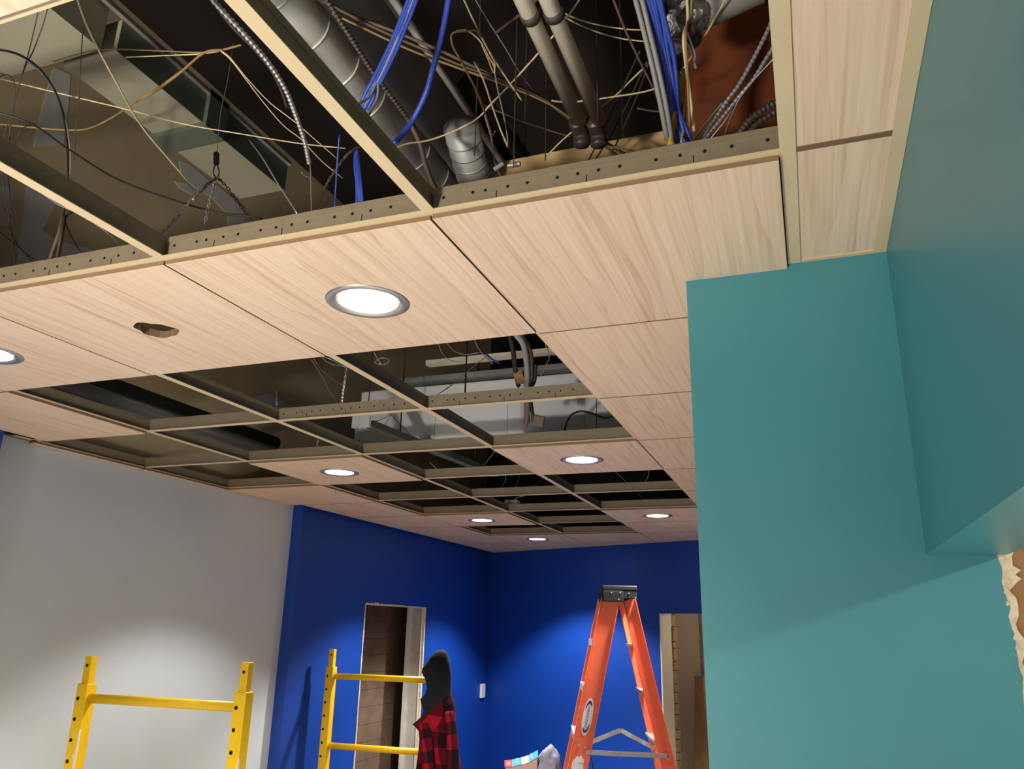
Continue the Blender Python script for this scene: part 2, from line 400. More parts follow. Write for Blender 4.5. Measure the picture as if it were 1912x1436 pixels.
# door opening in the far wall
dn = empty('door_1', fw(ds0, 0)); struct(dn, 'unfinished door opening with ivory jamb in the blue far wall')
MB().box(ds0, ds0 + .012, -.16, .002, 0, dz, Mf).build('jamb', 'ivory', dn)
z = 0
while z < dz:
    h2 = rn.uniform(.05, .12)
    MB().box(ds0 - .03, ds0 + .012 + rn.uniform(.0, .016), -.225, -.161, z, z + h2 - .006, Mf).build('rough_block', 'rough_brick', dn); z += h2
MB().box(ds0 - .05, ds0 + .006, -.62, -.226, 0, H, Mf).build('inner_wall', 'taupe', dn)
MB().box(ds0 - .05, ds0 + 1.6, -.95, -.9, 0, H, Mf).build('inner_wall', 'taupe', dn)
MB().box(ds0 + 1.55, ds0 + 1.6, -.9, -.14, 0, H, Mf).build('inner_wall', 'taupe', dn)
MB().box(ds0 - .05, ds0 + .03, -.72, -.63, 0, dz + .1, Mf).build('stud', 'grey_wood', dn)
MB().box(ds0 - .05, ds0 + 1.6, -.9, -.14, dz + .12, dz + .16, Mf).build('inner_ceiling', 'taupe', dn)
lb = MB().bar(fw(ds0 + .10, 0, -.40), fw(ds0 + .02, 1.62, -.52), .14, .03, Vector((FD.x, FD.y, 0)).cross(Vector((0, 0, 1))))
tag(lb.build('plank', 'lumber', origin=fw(ds0 + .10, 0, -.40)), 'brown timber plank leaning inside the unfinished door opening', 'plank')
pl_ = fw(ds0 + .75, dz + .10, -.5)  # unseen lamp added to brighten the dark passage
r = empty('added_passage_lamp', pl_); tag(r, 'small unseen lamp added to brighten the passage behind the unfinished door opening', 'lamp')
MB().lathe([(.0001, 0), (.06, .0), (.06, .02), (.0001, .02)], 20, pl_).build('disc', 'white_plastic', r)
ld = bpy.data.lights.new('added_passage_light', 'POINT'); ld.energy = 5; ld.shadow_soft_size = .05; ld.color = (1, .93, .82)
lo = bpy.data.objects.new('added_passage_light', ld); col.objects.link(lo); lo.parent = r; lo.location = (0, 0, -.07)
# ------------------------------------------------------------------ hung ceiling: tees and tiles are parts of the ceiling
ceil = struct(empty('ceiling', (0, 0, H)), 'hung ceiling of light oak tiles in an exposed beige grid')
OPEN = {(-2, -1), (-1, -1), (0, -1), (-3, 1), (-2, 1), (-1, 1), (-4, 2), (-3, 2), (-2, 2), (-1, 2), (-4, 3), (-2, 3),
        (-3, 4), (-2, 4), (-1, 4), (-3, 5), (-2, 5), (-1, 5), (-2, 6), (-3, 7), (-2, 7), (0, -2), (-2, -2), (-3, -2), (-3, -1), (0, -3), (-2, -3), (0, -4)}  # the out-of-view cells at the end are opened to light the plenum
LIGHTS = [(-1, 0, 'bright round downlight with wide silver rim in the nearest oak tile row', 1),
          (-3, 0, 'round downlight cut off by the left edge of the photo', 1),
          (-1, 3, 'round downlight in the oak tile below the white air unit, beside the teal wall', 1),
          (-3, 3, 'round downlight in the lone oak tile near the white wall', 1),
          (-3, 6, 'round downlight in the lone oak tile between small far openings, near the blue wall', 1.9),
          (-1, 6, 'round downlight in far oak tiles directly beside the teal wall edge', 1.6),
          (-3, 8, 'farthest and smallest round downlight near the blue corner', 1.9),
          (-1, -3, 'round downlight behind the camera on the right column', 1), (-3, -3, 'round downlight behind the camera on the left column', 1),
          (-1, -6, 'rearmost round downlight on the right column', 1), (-3, -6, 'rearmost round downlight on the left column', 1)]
G = .0025
def tile_mesh(name, poly, z0, z1, hole=None, lip=True):
    if hole:
        bm = bmesh.new(); rings = []
        for zq in (z0, z1):
            a = [bm.verts.new((x, y, zq)) for x, y in poly]; c = []
            for k in range(28):
                t = 2 * math.pi * k / 28; r = hole * (1 + .10 * math.sin(3 * t + 1) + .05 * math.sin(7 * t)); c.append(bm.verts.new((r * math.cos(t), r * math.sin(t), zq)))
            es = [bm.edges.new((a[i], a[(i + 1) % len(a)])) for i in range(len(a))] + [bm.edges.new((c[i], c[(i + 1) % 28])) for i in range(28)]
            bmesh.ops.triangle_fill(bm, use_beauty=True, edges=es); rings.append((a, c))
        for q in (0, 1):
            a, b = rings[0][q], rings[1][q]
            for i in range(len(a)): bm.faces.new((a[i], a[(i + 1) % len(a)], b[(i + 1) % len(a)], b[i]))
        bmesh.ops.recalc_face_normals(bm, faces=bm.faces)
        me = bpy.data.meshes.new(name); bm.to_mesh(me); bm.free(); me.materials.append(M['oak']); return me
    m = MB().prism(poly, z0, z1)
    if lip:
        cx = sum(p[0] for p in poly) / len(poly); cy = sum(p[1] for p in poly) / len(poly)
        m.prism([(cx + (x - cx) * .965, cy + (y - cy) * .965) for x, y in poly], z1, z1 + .014)
    return m.build(name, 'oak', mesh_only=True)
hs = S / 2 - G
hy = S / 2 - .0045
SQ = [(-hs, -hy), (hs, -hy), (hs, hy), (-hs, hy)]
std = tile_mesh('oak_tile', SQ, -.011, -.002)
holed = tile_mesh('oak_tile_hole', SQ, -.011, .008, hole=.052)
def place_tile(me, cx, cy):
    if len(me.materials) == 1:
        me.materials.append(M['tile_edge'])
        for p in me.polygons:
            if abs(p.normal.z) < .5: p.material_index = 1
    o = bpy.data.objects.new('ceiling_tile', me); col.objects.link(o); o.location = (cx, cy, H); put(o, ceil); return o
for j in range(-8, 12):
    for i in range(-5, 3):
        if (i, j) in OPEN: continue
        cx, cy = (i + .5) * S, (j + .5) * S
        poly = [(cx + x, cy + y) for x, y in SQ]
        if j < 0 and i >= 1: continue
        if j == 0 and i >= 0: continue
        if j < 0 and i == 0: poly = [(min(x, S - .0145), y) for x, y in poly]
        left = (-3.885 * S if (j + .5) * S < Y1 or j * S > Y2 - .3 else XW) + .004
        p2 = clip(poly, -1, 0, -left)
        # stay on the room side of the far wall
        c = Vector((FN.x, FN.y)); p2 = clip(p2, -c.x, -c.y, -(c.dot(FA) + .004))
        if len(p2) < 3: continue
        ar = abs(sum(p2[k][0] * p2[(k + 1) % len(p2)][1] - p2[(k + 1) % len(p2)][0] * p2[k][1] for k in range(len(p2)))) / 2
        if ar < .004: continue
        if (i, j) == (-2, 0): place_tile(holed, cx, cy); continue
        if abs(ar - 4 * hs * hy) < 1e-6: place_tile(std, cx, cy); continue
        place_tile(tile_mesh('oak_tile_cut', [(x - cx, y - cy) for x, y in p2], -.011, -.002, lip=False), cx, cy)
# notched tile round the stub, border tiles along the teal wall
cx, cy = .5 * S, .5 * S
place_tile(tile_mesh('oak_tile_notched', [(x - cx, y - cy) for x, y in ((G, G), (S - .0145, G), (S - .0145, YS - .001), (XS - .001, YS - .001), (XS - .001, S - G), (G, S - G))], -.011, -.002, lip=False), cx, cy)
for y0, y1 in [(.006, YS - .001)] + [(-(k + 1) * S + .006, -k * S - .006) for k in range(8)]:
    cx, cy = (S + XR) / 2, (y0 + y1) / 2
    place_tile(tile_mesh('oak_tile_border', [(x - cx, y - cy) for x, y in ((S + .001, y0), (XR - .001, y0), (XR - .001, y1), (S + .001, y1))], .002, .012, lip=False), cx, cy)
    MB().box(S + .012, XR - .022, y1, y1 + .012, H + .0, H + .03).build('cross_tee', 'tee_brown', ceil) if y1 < .1 else None
def tee(a, b, name, holes=None, trim=0, fm='tee_face'):
    a = Vector(a); b = Vector(b); d = (b - a).normalized(); nrm = Vector((-d.y, d.x, 0))
    m = MB(); m.bar(a + Vector((0, 0, .0195)), b + Vector((0, 0, .0195)), .0018, .036).bar(a + Vector((0, 0, .041)), b + Vector((0, 0, .041)), .0075, .011)
    o = m.build(name, 'tee_web', ceil)
    f = MB().bar(a + d * trim, b - d * trim, .024, .002).build('flange', fm); f.parent = o; f.matrix_parent_inverse = Matrix()
    if holes:
        hm = MB()
        for t, kind in holes:
            c = a + (b - a) * t
            if kind == 0:
                for sgn in (-1,):
                    q = c + Vector((0, 0, .026)); hm.tube([q - nrm * .0014, q + nrm * .0014], .0032, 8)
            else:
                q = c + Vector((0, 0, .013)); hm.bar(q - d * .0008, q + d * .0008, .0030, .017)
        ho = hm.build('punched_slots', 'hole'); ho.parent = o; ho.matrix_parent_inverse = Matrix(); ho['kind'] = 'stuff'
    return o
def far_j(x): return far_y(x)
for i in (-4, -3, -2, -1, 0, 1):
    x = i * S
    if i == -4:
        tee((XW + .035, Y1 + .1, H), (XW + .035, Y2 - .02, H), 'main_tee'); continue
    ye = far_y(x) - .02 if i < 1 else YS - .001
    tee((x, YB + .02, H), (x, ye, H), 'main_tee')
HOLES = [(.035, 0), (.13, 0), (.17, 0), (.205, 1), (.24, 0), (.30, 0), (.39, 0), (.45, 0), (.475, 1), (.51, 0), (.57, 0), (.67, 0), (.735, 0), (.77, 1), (.80, 0), (.87, 0), (.96, 0)]
for j in range(-8, 11):
    for i in range(-4, 1):
        x0, x1, y = i * S + .004, (i + 1) * S - .004, j * S
        if i == -4:
            lx = (XB if y < Y1 or y > Y2 else XW); x0 = lx + .004
        if y > far_y(x1) - .03: continue
        if i == 0 and y > YS - .02: x1 = min(x1, S - .004)
        tee((x0, y, H), (x1, y, H), 'cross_tee', HOLES if (j in (0, 2) and i > -3) else None, trim=.0081, fm='tee_brown' if not ({(i, j), (i, j - 1)} & OPEN) else 'tee_face')  # flanges between closed tiles darkened; gap shade put into their colour
# wall angles
MB().box(XR - .022, XR - .0005, YB, YS - .001, H - .001, H + .001).box(XR - .0015, XR - .0005, YB, YS - .001, H, H + .022).build('wall_angle', 'tee_face', ceil)
MB().box(XW + .0005, XW + .022, Y1 + .02, Y2 - .02, H - .001, H + .001).build('wall_angle', 'tee_brown', ceil)
MB().box(S + .013, XR - .0225, YS - .012, YS - .0008, H - .0012, H + .0018).build('wall_angle', 'tee_face', ceil)
# ------------------------------------------------------------------ downlights
tr = MB().lathe([(.070, -.010), (.074, -.0135), (.086, -.0155), (.093, -.0135), (.0955, -.0115), (.0955, -.0105), (.07, -.0105)], 40).build('trim', 'trim', mesh_only=True, smooth=True)
le = MB().lathe([(.0001, -.0135), (.04, -.0130), (.0705, -.0108)], 40).build('lens', 'lens', mesh_only=True, smooth=True)
ca = MB().lathe([(.0001, .10), (.065, .10), (.068, -.004), (.0001, -.004)], 20).build('housing', 'galv_dark', mesh_only=True, smooth=True)
for i, j, lab, pw_ in LIGHTS:
    r = empty('downlight', ((i + .5) * S, (j + .5) * S, H)); tag(r, lab, 'downlight', 'recessed downlights in the oak ceiling')
    for nm, me in (('trim', tr), ('lens', le), ('housing', ca)):
        o = bpy.data.objects.new(nm, me); col.objects.link(o); o.parent = r
    ld = bpy.data.lights.new('downlight_beam', 'SPOT'); ld.energy = SPOT_W * pw_; ld.spot_size = math.radians(112); ld.spot_blend = .4
    ld.shadow_soft_size = .05; ld.color = (1.0, .975, .945)
    lo = bpy.data.objects.new('downlight_beam', ld); col.objects.link(lo); lo.parent = r; lo.location = (0, 0, -.03)
# lamp in the side room (behind the header)
r = empty('downlight', (2.35, -.75, H)); tag(r, 'round downlight of the side room behind the teal header', 'downlight')
for nm, me in (('trim', tr), ('lens', le)):
    o = bpy.data.objects.new(nm, me); col.objects.link(o); o.parent = r
ld = bpy.data.lights.new('side_lamp', 'POINT'); ld.energy = 34; ld.shadow_soft_size = .05; ld.color = (1, .92, .8)
lo = bpy.data.objects.new('side_lamp', ld); col.objects.link(lo); lo.parent = r; lo.location = (0, 0, -.06)

# fill lamp on a tripod behind the camera, added to brighten the open plenum
WL = Vector((-.55, -2.9, .75)); wt = Vector((-.55, -.1, H + .5))
wk = empty('added_fill_lamp', (WL.x, WL.y, 0)); tag(wk, 'black tripod fill lamp added behind the camera to brighten the open ceiling', 'work light')
wd = (wt - WL).normalized(); wq = wd.to_track_quat('Z', 'Y').to_matrix().to_4x4(); WMx = Matrix.Translation(WL) @ wq
MB().box(-.15, .15, -.11, .11, -.07, 0, WMx).build('lamp_head', 'cap', wk)
MB().box(-.135, .135, -.095, .095, 0, .003, WMx).build('lens', 'lens', wk)
MB().tube([WL - wd * .05, (WL.x, WL.y, .55)], .014, 10).build('pole', 'cap', wk)
for k in range(3):
    t = k * 2.094; MB().tube([(WL.x, WL.y, .6), (WL.x + .42 * math.cos(t), WL.y + .42 * math.sin(t), .012)], .011, 8).build('leg', 'yellow', wk)
ld = bpy.data.lights.new('added_fill_beam', 'AREA'); ld.shape = 'RECTANGLE'; ld.size = .27; ld.size_y = .19; ld.energy = FILL_W; ld.color = (1, .95, .88); ld.spread = math.radians(64)
lo = bpy.data.objects.new('added_fill_beam', ld); col.objects.link(lo); lo.location = WL + wd * .01; lo.rotation_euler = (-wd).to_track_quat('Z', 'Y').to_euler(); put(lo, wk)
# ------------------------------------------------------------------ services above the ceiling
def zpt(p): return Vector(p)
def at_floor(o): return o
# rectangular duct along the room, with a joint band and a wider section nearer
def sc_h(h): return h if h < .06 else .06 + (h - .06) * .6
def PQ(x, y, h): return PX(x, y, sc_h(h))
hd = .80
HD = sc_h(hd)
xl, xr = PQ(280, 245, hd).x, PQ(380, 228, hd).x
ztop = PXx(350, 140, xr).z
yA, yB = PQ(110, 125, hd).y, PQ(505, 360, hd).y
rd = empty('rectangular_duct', (xl, yA, H + HD)); tag(rd, 'olive grey rectangular duct running above the upper left opening', 'duct')
ym = PQ(345, 235, hd).y
MB().box(xl, xr - .002, yA, ym, H + HD, ztop - .004).build('underside', 'duct', rd)
MB().box(xl, xr - .002, ym + .07, yB, H + HD, ztop - .004).build('underside', 'duct', rd)
MB().box(xr - .002, xr, yA, ym, H + HD - .002, ztop).build('side_sheet', 'duct_green', rd)  # side darker than the underside: face shading put into the colour
MB().box(xr - .002, xr, ym + .07, yB, H + HD - .002, ztop).build('side_sheet', 'duct_green', rd)
MB().box(xl - .02, xr + .012, ym, ym + .07, H + HD - .014, ztop + .01).build('joint_band', 'duct_green', rd)
MB().box(xr + .001, xr + .012, yA - .5, yB, ztop - .006, ztop + .006).build('seam_strip', 'wire', rd)
MB().box(xl - .13, xr - .01, yA - 1.3, yA - .03, H + HD - .02, ztop + .2).build('wide_section', 'duct', rd)
# spiral duct
def seg_duct(name, label, c0, c1, r, m, rib=.11, parent=None):
    r *= .86
    c0 = Vector(c0); c1 = Vector(c1); o = empty(name, c0); tag(o, label, 'duct')
    MB().tube([c0, c1], r, 24).build('pipe', m, o, smooth=True)
    d = (c1 - c0); n = int(d.length / rib); d.normalize()
    for k in range(1, n):
        p = c0 + d * (k * rib); MB().tube([p - d * .0025, p + d * .0025], r + .0012, 24).build('seam', m, o, smooth=True)
    return o
c = PQ(648, 150, .62)
seg_duct('spiral_duct', 'shiny round spiral duct just right of the main beige tee', (c.x, -1.3, c.z), (c.x, PQ(868, 345, .62).y + .3, c.z), .066, 'galv', .11)
c = PQ(775, 170, 1.0)
seg_duct('round_duct', 'wide dull grey round duct beside the shiny spiral duct', (c.x, -1.3, c.z), (c.x, 1.9, c.z), .112, 'galv_dark', .3)
c = PQ(905, 255, 1.15)
seg_duct('sleeve_duct', 'dark sheet metal pipe right of the wide dull duct', (c.x + .02, PQ(858, 196, 1.15).y, c.z + .06), (c.x + .02, 3.0, c.z + .06), .05, 'armor_dark', .4)
c = PQ(862, 318, .5)
seg_duct('flexible_duct', 'short crumpled silver duct end behind the tee crossing', (c.x + .03, c.y - .08, c.z + .06), (c.x - .02, c.y + .2, c.z - .02), .048, 'galv_dark', .035)
# conduit and white pipes
def pipe(name, label, cat, a, b, r, m, collars=()):
    a = Vector(a); b = Vector(b); o = empty(name, a); tag(o, label, cat)
    MB().tube([a, b], r, 14).build('pipe', m, o, smooth=True)
    for t in collars:
        p = a + (b - a) * t; d = (b - a).normalized(); MB().tube([p - d * .008, p + d * .008], r + .003, 14).build('clamp', 'dark_wire', o, smooth=True)
    return o
a = PQ(862, 190, .75); pipe('conduit', 'thin grey steel conduit crossing the large dark opening', 'conduit', (a.x, -.9, a.z), (a.x, PQ(968, 345, .75).y, a.z), .009, 'galv')
a = PQ(1023, 100, .42); y2 = PQ(1076, 228, .42).y
pipe('plastic_pipe', 'left one of the two white plastic pipes in the dark opening', 'pipe', (a.x, -.9, a.z), (a.x, y2, a.z), .0148, 'pvc', (.72,))
a = PQ(1066, 100, .42); y3 = PQ(1108, 228, .42).y
pipe('plastic_pipe', 'right one of the two white plastic pipes in the dark opening', 'pipe', (a.x, -.9, a.z), (a.x, y3, a.z), .0148, 'pvc', (.72,))
for px_, x_ in ((1080, 'left'), (1112, 'right')):
    p = PQ(px_, 236, .42); m = MB(); m.tube(smooth_pts([p + Vector((0, -.02, 0)), p + Vector((0, .012, -.003)), p + Vector((0, .022, -.014)), p + Vector((0, .024, -.03))]), .0165, 12)
    tag(m.build('pipe_elbow', 'armor_dark', smooth=True, origin=p), 'dark elbow fitting on the end of the %s white plastic pipe' % x_, 'pipe fitting')
# tan timber across, black rail behind it
b0 = PQ(1130, 285, .62)
tb = MB().box(PXy(925, 318, b0.y).x, XS + .01, b0.y, b0.y + .09, b0.z - .028, b0.z + .03)
tag(tb.build('timber_beam', 'beam', origin=(b0.x, b0.y, b0.z)), 'tan timber lying across behind the perforated tee', 'beam')
b1 = PQ(1080, 260, .75)
tag(MB().box(PXy(880, 290, b1.y + .15).x, XS + .01, b1.y + .15, b1.y + .19, b1.z - .01, b1.z + .012).build('steel_rail', 'galv_dark', origin=(b1.x, b1.y, b1.z)), 'dark steel rail running above the tan timber', 'rail')
for t in (.25, .7): MB().tube([(PXy(880, 290, b1.y + .15).x * (1 - t) + XS * t, b1.y + .17, b1.z), (PXy(880, 290, b1.y + .15).x * (1 - t) + XS * t, b1.y + .17, H + DECK)], .003, 6).build('hanger', 'dark_wire', bpy.data.objects['steel_rail'])
# foil wrapped box and grey cylinder at the top right
p = PQ(1258, 30, .5)
m = MB(); bmv = bmesh.new(); bmesh.ops.create_icosphere(bmv, subdivisions=4, radius=.058)
for v in bmv.verts:
    v.co.x *= 1.0; v.co.y *= 1.2; v.co.z *= .75; v.co += v.normal * (noise.noise(v.co * 38) * .014)
me = bpy.data.meshes.new('foil'); bmv.to_mesh(me); bmv.free(); me.materials.append(M['foil'])
o = bpy.data.objects.new('foil_joint', me); col.objects.link(o); o.location = p + Vector((0, .02, .01)); tag(o, 'crumpled silver foil joint beside the thick blue cable bundle', 'duct joint')
p = PQ(1312, 26, .55); q = p + Vector((.10, -.02, .02))
tag(MB().tube([p - Vector((.06, 0, 0)), p - Vector((.05, 0, 0)), q, q + Vector((.01, 0, .0))], [.03, .036, .036, .03], 18).build('grey_cylinder', 'grey_cable', smooth=True, origin=p), 'grey cylinder against the brown board in the dark opening', 'cylinder')
# big shiny pipes beyond the left row of openings
def bpipe(name, label, px_, h, r, m, y0, y1, cat='pipe'):
    c = PQ(px_[0], px_[1], h); return tag(MB().tube([(c.x, y0, c.z), (c.x, y1, c.z)], r, 20).build(name, m, smooth=True, origin=(c.x, y0, c.z)), label, cat)
bpipe('steel_pipe', 'shiny steel pipe with bright streak behind the leftmost open cell', (180, 745), .22, .05, 'chrome', .75, 2.6)
bpipe('steel_pipe', 'thin steel pipe beside the white wall in the leftmost open cell', (130, 745), .13, .018, 'chrome', .75, 2.4)
bpipe('steel_channel', 'dark channel right of the shiny pipe in the leftmost open cell', (245, 735), .38, .04, 'duct_green', .75, 2.5, 'channel')
bpipe('steel_tube', 'slim bright tube on top of the dark channel in the leftmost open cell', (232, 718), .42, .008, 'wire', .75, 2.5, 'pipe')
# white air unit over the middle openings
ay = PQ(900, 832, .15).y
u = empty('air_unit', (PXy(900, 832, ay).x, ay, H + .15)); tag(u, 'large pale grey air handling unit above the middle openings', 'air unit')
ux0, ux1 = PXy(662, 790, ay).x, PXy(1215, 760, ay).x; uz1 = PXy(900, 706, ay).z; uz0 = PXy(900, 832, ay).z
MB().box(ux0, ux1, ay, ay + .09, uz0 + .02, uz1 - .12).build('cabinet', 'unit', u, bevel=.012)
MB().box(ux0, ux1, ay + .04, ay + .12, uz1 - .13, uz1).build('upper_cover', 'unit', u, bevel=.01)
MB().box(ux0 + .1, ux1, ay - .02, ay + .04, uz0 - .003, uz0 + .028).build('drip_lip', 'white_plastic', u)
MB().box(ux0 + .15, ux1, ay + .02, ay + .10, uz1 + .02, uz1 + .045).build('mounting_rail', 'galv_dark', u)
MB().box(ux0 + .42, ux1 - .05, ay - .06, ay - .02, uz1 + .075, uz1 + .10).build('cable_tray', 'pvc', u)
for t in (.3, .55, .8): MB().box(ux0 + (ux1 - ux0) * t, ux0 + (ux1 - ux0) * t + .002, ay - .0015, ay + .01, uz0 + .03, uz1 - .13).build('panel_seam', 'grey_cable', u)
MB().box(ux0 + .20, ux0 + .26, ay + .04, ay + .062, uz1 - .09, uz1 - .055).build('latch', 'black', u)
# steel angle over the far openings
a = PQ(690, 792, .17); b = PQ(925, 885, .13)
tag(MB().bar(a, b, .045, .03).build('steel_angle', 'duct_green', origin=a), 'grey green steel angle slanting across the far openings', 'steel angle')
an = bpy.data.objects['steel_angle']
for q in (a.lerp(b, .2), a.lerp(b, .8)): MB().tube([q, Vector((q.x, q.y, H + DECK))], .004, 6).build('hanger', 'dark_wire', an)
a = PQ(672, 788, .17)
MB().box(a.x - .035, a.x + .05, a.y - .008, a.y + .008, a.z - .025, a.z + .025).build('bracket', 'galv', an)
# ------------------------------------------------------------------ cables and wires
def P3(pts, h0=None, h1=None):
    n = len(pts); out = []
    for k, q in enumerate(pts):
        h = q[2] if len(q) > 2 else h0 + ((h1 if h1 is not None else h0) - h0) * k / (n - 1)
        out.append(PQ(q[0], q[1], h))
    return out
def cable(label, pts, h0, h1, r, m, name='cable', cat='cable', sides=6):
    P = smooth_pts(P3(pts, h0, h1)); return tag(MB().tube(P, r * .82, sides).build(name, m, smooth=True, origin=P[0]), label, cat)
def resample(P, step):
    out = [P[0]]; acc = 0
    for a, b in zip(P, P[1:]):
        L = (b - a).length; t = step - acc
        while t <= L: out.append(a + (b - a) * (t / L)); t += step
        acc = (acc + L) % step
    return out
def armored(label, pts, h0, h1, r, m='armor', pitch=.009):
    P = resample(smooth_pts(P3(pts, h0, h1)), pitch / 2); rs = [r * (1.0 if k % 2 else .62) for k in range(len(P))]
    return tag(MB().tube(P, rs, 7).build('armored_cable', m, smooth=False, origin=P[0]), label, 'armored cable')
def chain(label, pts, h0, h1, size=.007, m='wire'):
    P = resample(smooth_pts(P3(pts, h0, h1)), size * 1.5); mb = MB()
    for k, (a, b) in enumerate(zip(P, P[1:])):
        d = (b - a).normalized(); s = d.orthogonal().normalized(); s = s if k % 2 else d.cross(s); c = (a + b) / 2
        ring = [c + d * (math.cos(t) * size * 1.05) + s * (math.sin(t) * size * .6) for t in [2 * math.pi * q / 8 for q in range(9)]]
        mb.tube(ring, size * .22, 4, cap=False)
    return tag(mb.build('chain', m, origin=P[0]), label, 'chain')
def bundle(name, label, strands, cat='cable bundle'):
    P0 = PQ(*strands[0][0][0]) if len(strands[0][0][0]) == 3 else PQ(strands[0][0][0][0], strands[0][0][0][1], strands[0][1])
    o = empty(name, P0); tag(o, label, cat)
    for pts, h0, h1, r, m in strands:
        P = smooth_pts(P3(pts, h0, h1)); MB().tube(P, r, 6).build('strand', m, o, smooth=True)
    return o
def spread(pts, n, dx0, dx1, seed=1, jit=2.5):       # n strands side by side
    rg = random.Random(seed); out = []
    for k in range(n):
        f = (k - (n - 1) / 2) / max(1, n - 1)
        out.append([(x + f * (dx0 + (dx1 - dx0) * i / (len(pts) - 1)) + rg.uniform(-jit, jit), y + rg.uniform(-1, 1)) for i, (x, y) in enumerate(pts)])
    return out
# upper left opening
cable('long cream cable slanting steeply through the upper left opening', [(135, -30), (165, 55), (215, 150), (262, 232), (318, 300), (352, 340)], .55, .30, .0024, 'cream')
cable('cream wire sagging from the left edge towards the main tee', [(-20, 142), (110, 174), (240, 205), (345, 232), (450, 250), (560, 268), (645, 277)], .48, .42, .0017, 'cream')
cable('black cable sagging low behind the three hanging chains', [(-20, 205), (60, 232), (130, 280), (220, 335), (320, 372), (400, 395), (490, 408)], .30, .20, .0024, 'black')
cable('black cable bending over in an arc at the left edge', [(-20, 90), (30, 100), (70, 125), (100, 165), (117, 210), (126, 270), (128, 335)], .45, .40, .0028, 'black')
cable('grey cable following the black arc at the left edge', [(50, 112), (85, 143), (108, 183), (122, 225), (131, 280), (131, 332)], .44, .40, .0022, 'grey_cable')
bundle('wire_twist', 'khaki twisted wires meeting in a point left of the armored cable', [
    ([(450, 84), (415, 93), (385, 97), (345, 128), (290, 168), (255, 188), (215, 216), (165, 240), (110, 242), (0, 232)], .55, .6, .0022, 'khaki'),
    ([(415, 93), (380, 99), (335, 137), (288, 172), (255, 190)], .55, .58, .0024, 'khaki'),
    ([(408, 95), (372, 98), (300, 95), (220, 92), (170, 95), (100, 115)], .55, .6, .0015, 'khaki'),
    ([(408, 96), (370, 101), (300, 104), (235, 107)], .55, .6, .0013, 'cream')])
cable('upper cream wire running from the twist to the armored cable', [(412, 94), (430, 108), (460, 145), (500, 188), (530, 212), (556, 232), (590, 262), (628, 295)], .52, .35, .0014, 'cream')
cable('lower cream wire running from the twist past the armored cable', [(412, 95), (433, 114), (462, 152), (495, 195), (530, 235), (562, 260), (600, 300), (640, 333)], .52, .33, .0014, 'cream')
armored('silver armored cable curving down left of the main tee', [(380, -20), (415, 20), (455, 62), (500, 115), (532, 165), (552, 215), (568, 262), (577, 305)], .34, .22, .0052)
cable('dark tail below the silver armored cable reaching the tee', [(570, 262), (579, 310), (581, 360), (582, 404)], .22, .055, .0020, 'brown_cable')
cable('dull sheath hanging beside the silver armored cable', [(388, -10), (430, 45), (472, 88), (505, 128), (524, 165), (536, 200)], .38, .34, .0040, 'armor_dark')
armored('short dark armored cable beside blue cables under the main tee', [(672, 274), (650, 287), (625, 320), (606, 352), (600, 372)], .25, .12, .0032, 'armor_dark')
cable('bright kinked wire scrap hanging near the tee', [(563, 322), (570, 328), (579, 333), (582, 341)], .2, .2, .0018, 'wire')
cable('straight bright hanger wire ending on the tee beside the duct', [(466, 262), (490, 295), (520, 345), (555, 399)], .40, .045, .0020, 'wire', 'hanger_wire', 'hanger wire')
for k, (lab, pts, h0, h1) in enumerate([
    ('left of two thin dark wires dropping through the upper left opening', [(80, -20), (66, 45), (50, 112), (38, 150), (25, 200), (4, 262)], .6, .3),
    ('right of two thin dark wires dropping through the upper left opening', [(98, -20), (82, 40), (62, 95), (47, 125), (30, 180), (16, 262)], .62, .3),
    ('thin dark wire hanging beside the pale mud stripe', [(155, 50), (150, 130), (146, 200), (142, 235), (139, 300)], .55, .35),
    ('small dark loop of wire at the left edge', [(-10, 150), (10, 139), (25, 150), (28, 175), (20, 215), (17, 262)], .5, .35),
    ('short curved dark wire near the left tee', [(60, 232), (42, 240), (32, 258), (27, 275)], .35, .25),
    ('dark vertical wire hanging from the duct joint to the hook', [(436, 80), (425, 150), (414, 200), (408, 245), (405, 285)], .7, .48)]):
    cable(lab, pts, h0, h1, .0013, 'dark_wire')
hk = empty('chain_hook', PQ(405, 300, .46)); tag(hk, 'dark hook and turnbuckle carrying three hanging chains', 'hook')
MB().tube([PQ(404, 287, .47), PQ(404, 305, .46)], .0065, 10).build('turnbuckle', 'black', hk)
pp = [PQ(404, 304, .46), PQ(399, 315, .455), PQ(399, 325, .45), PQ(404, 332, .45), PQ(409, 325, .45), PQ(408, 315, .455), PQ(405, 305, .46)]
MB().tube(smooth_pts(pp), .0018, 6).build('hook_loop', 'dark_wire', hk)
chain('left chain slanting down to the beige tee', [(402, 334), (385, 345), (370, 362), (335, 400), (299, 441)], .45, .05, .0065)
chain('middle chain hanging straight under the dark hook', [(402, 334), (396, 360), (390, 385), (382, 420)], .45, .25, .0055)
chain('right chain slanting away under the dark hook', [(406, 332), (420, 345), (440, 372), (457, 395), (472, 410)], .45, .3, .0055, 'dark_wire')
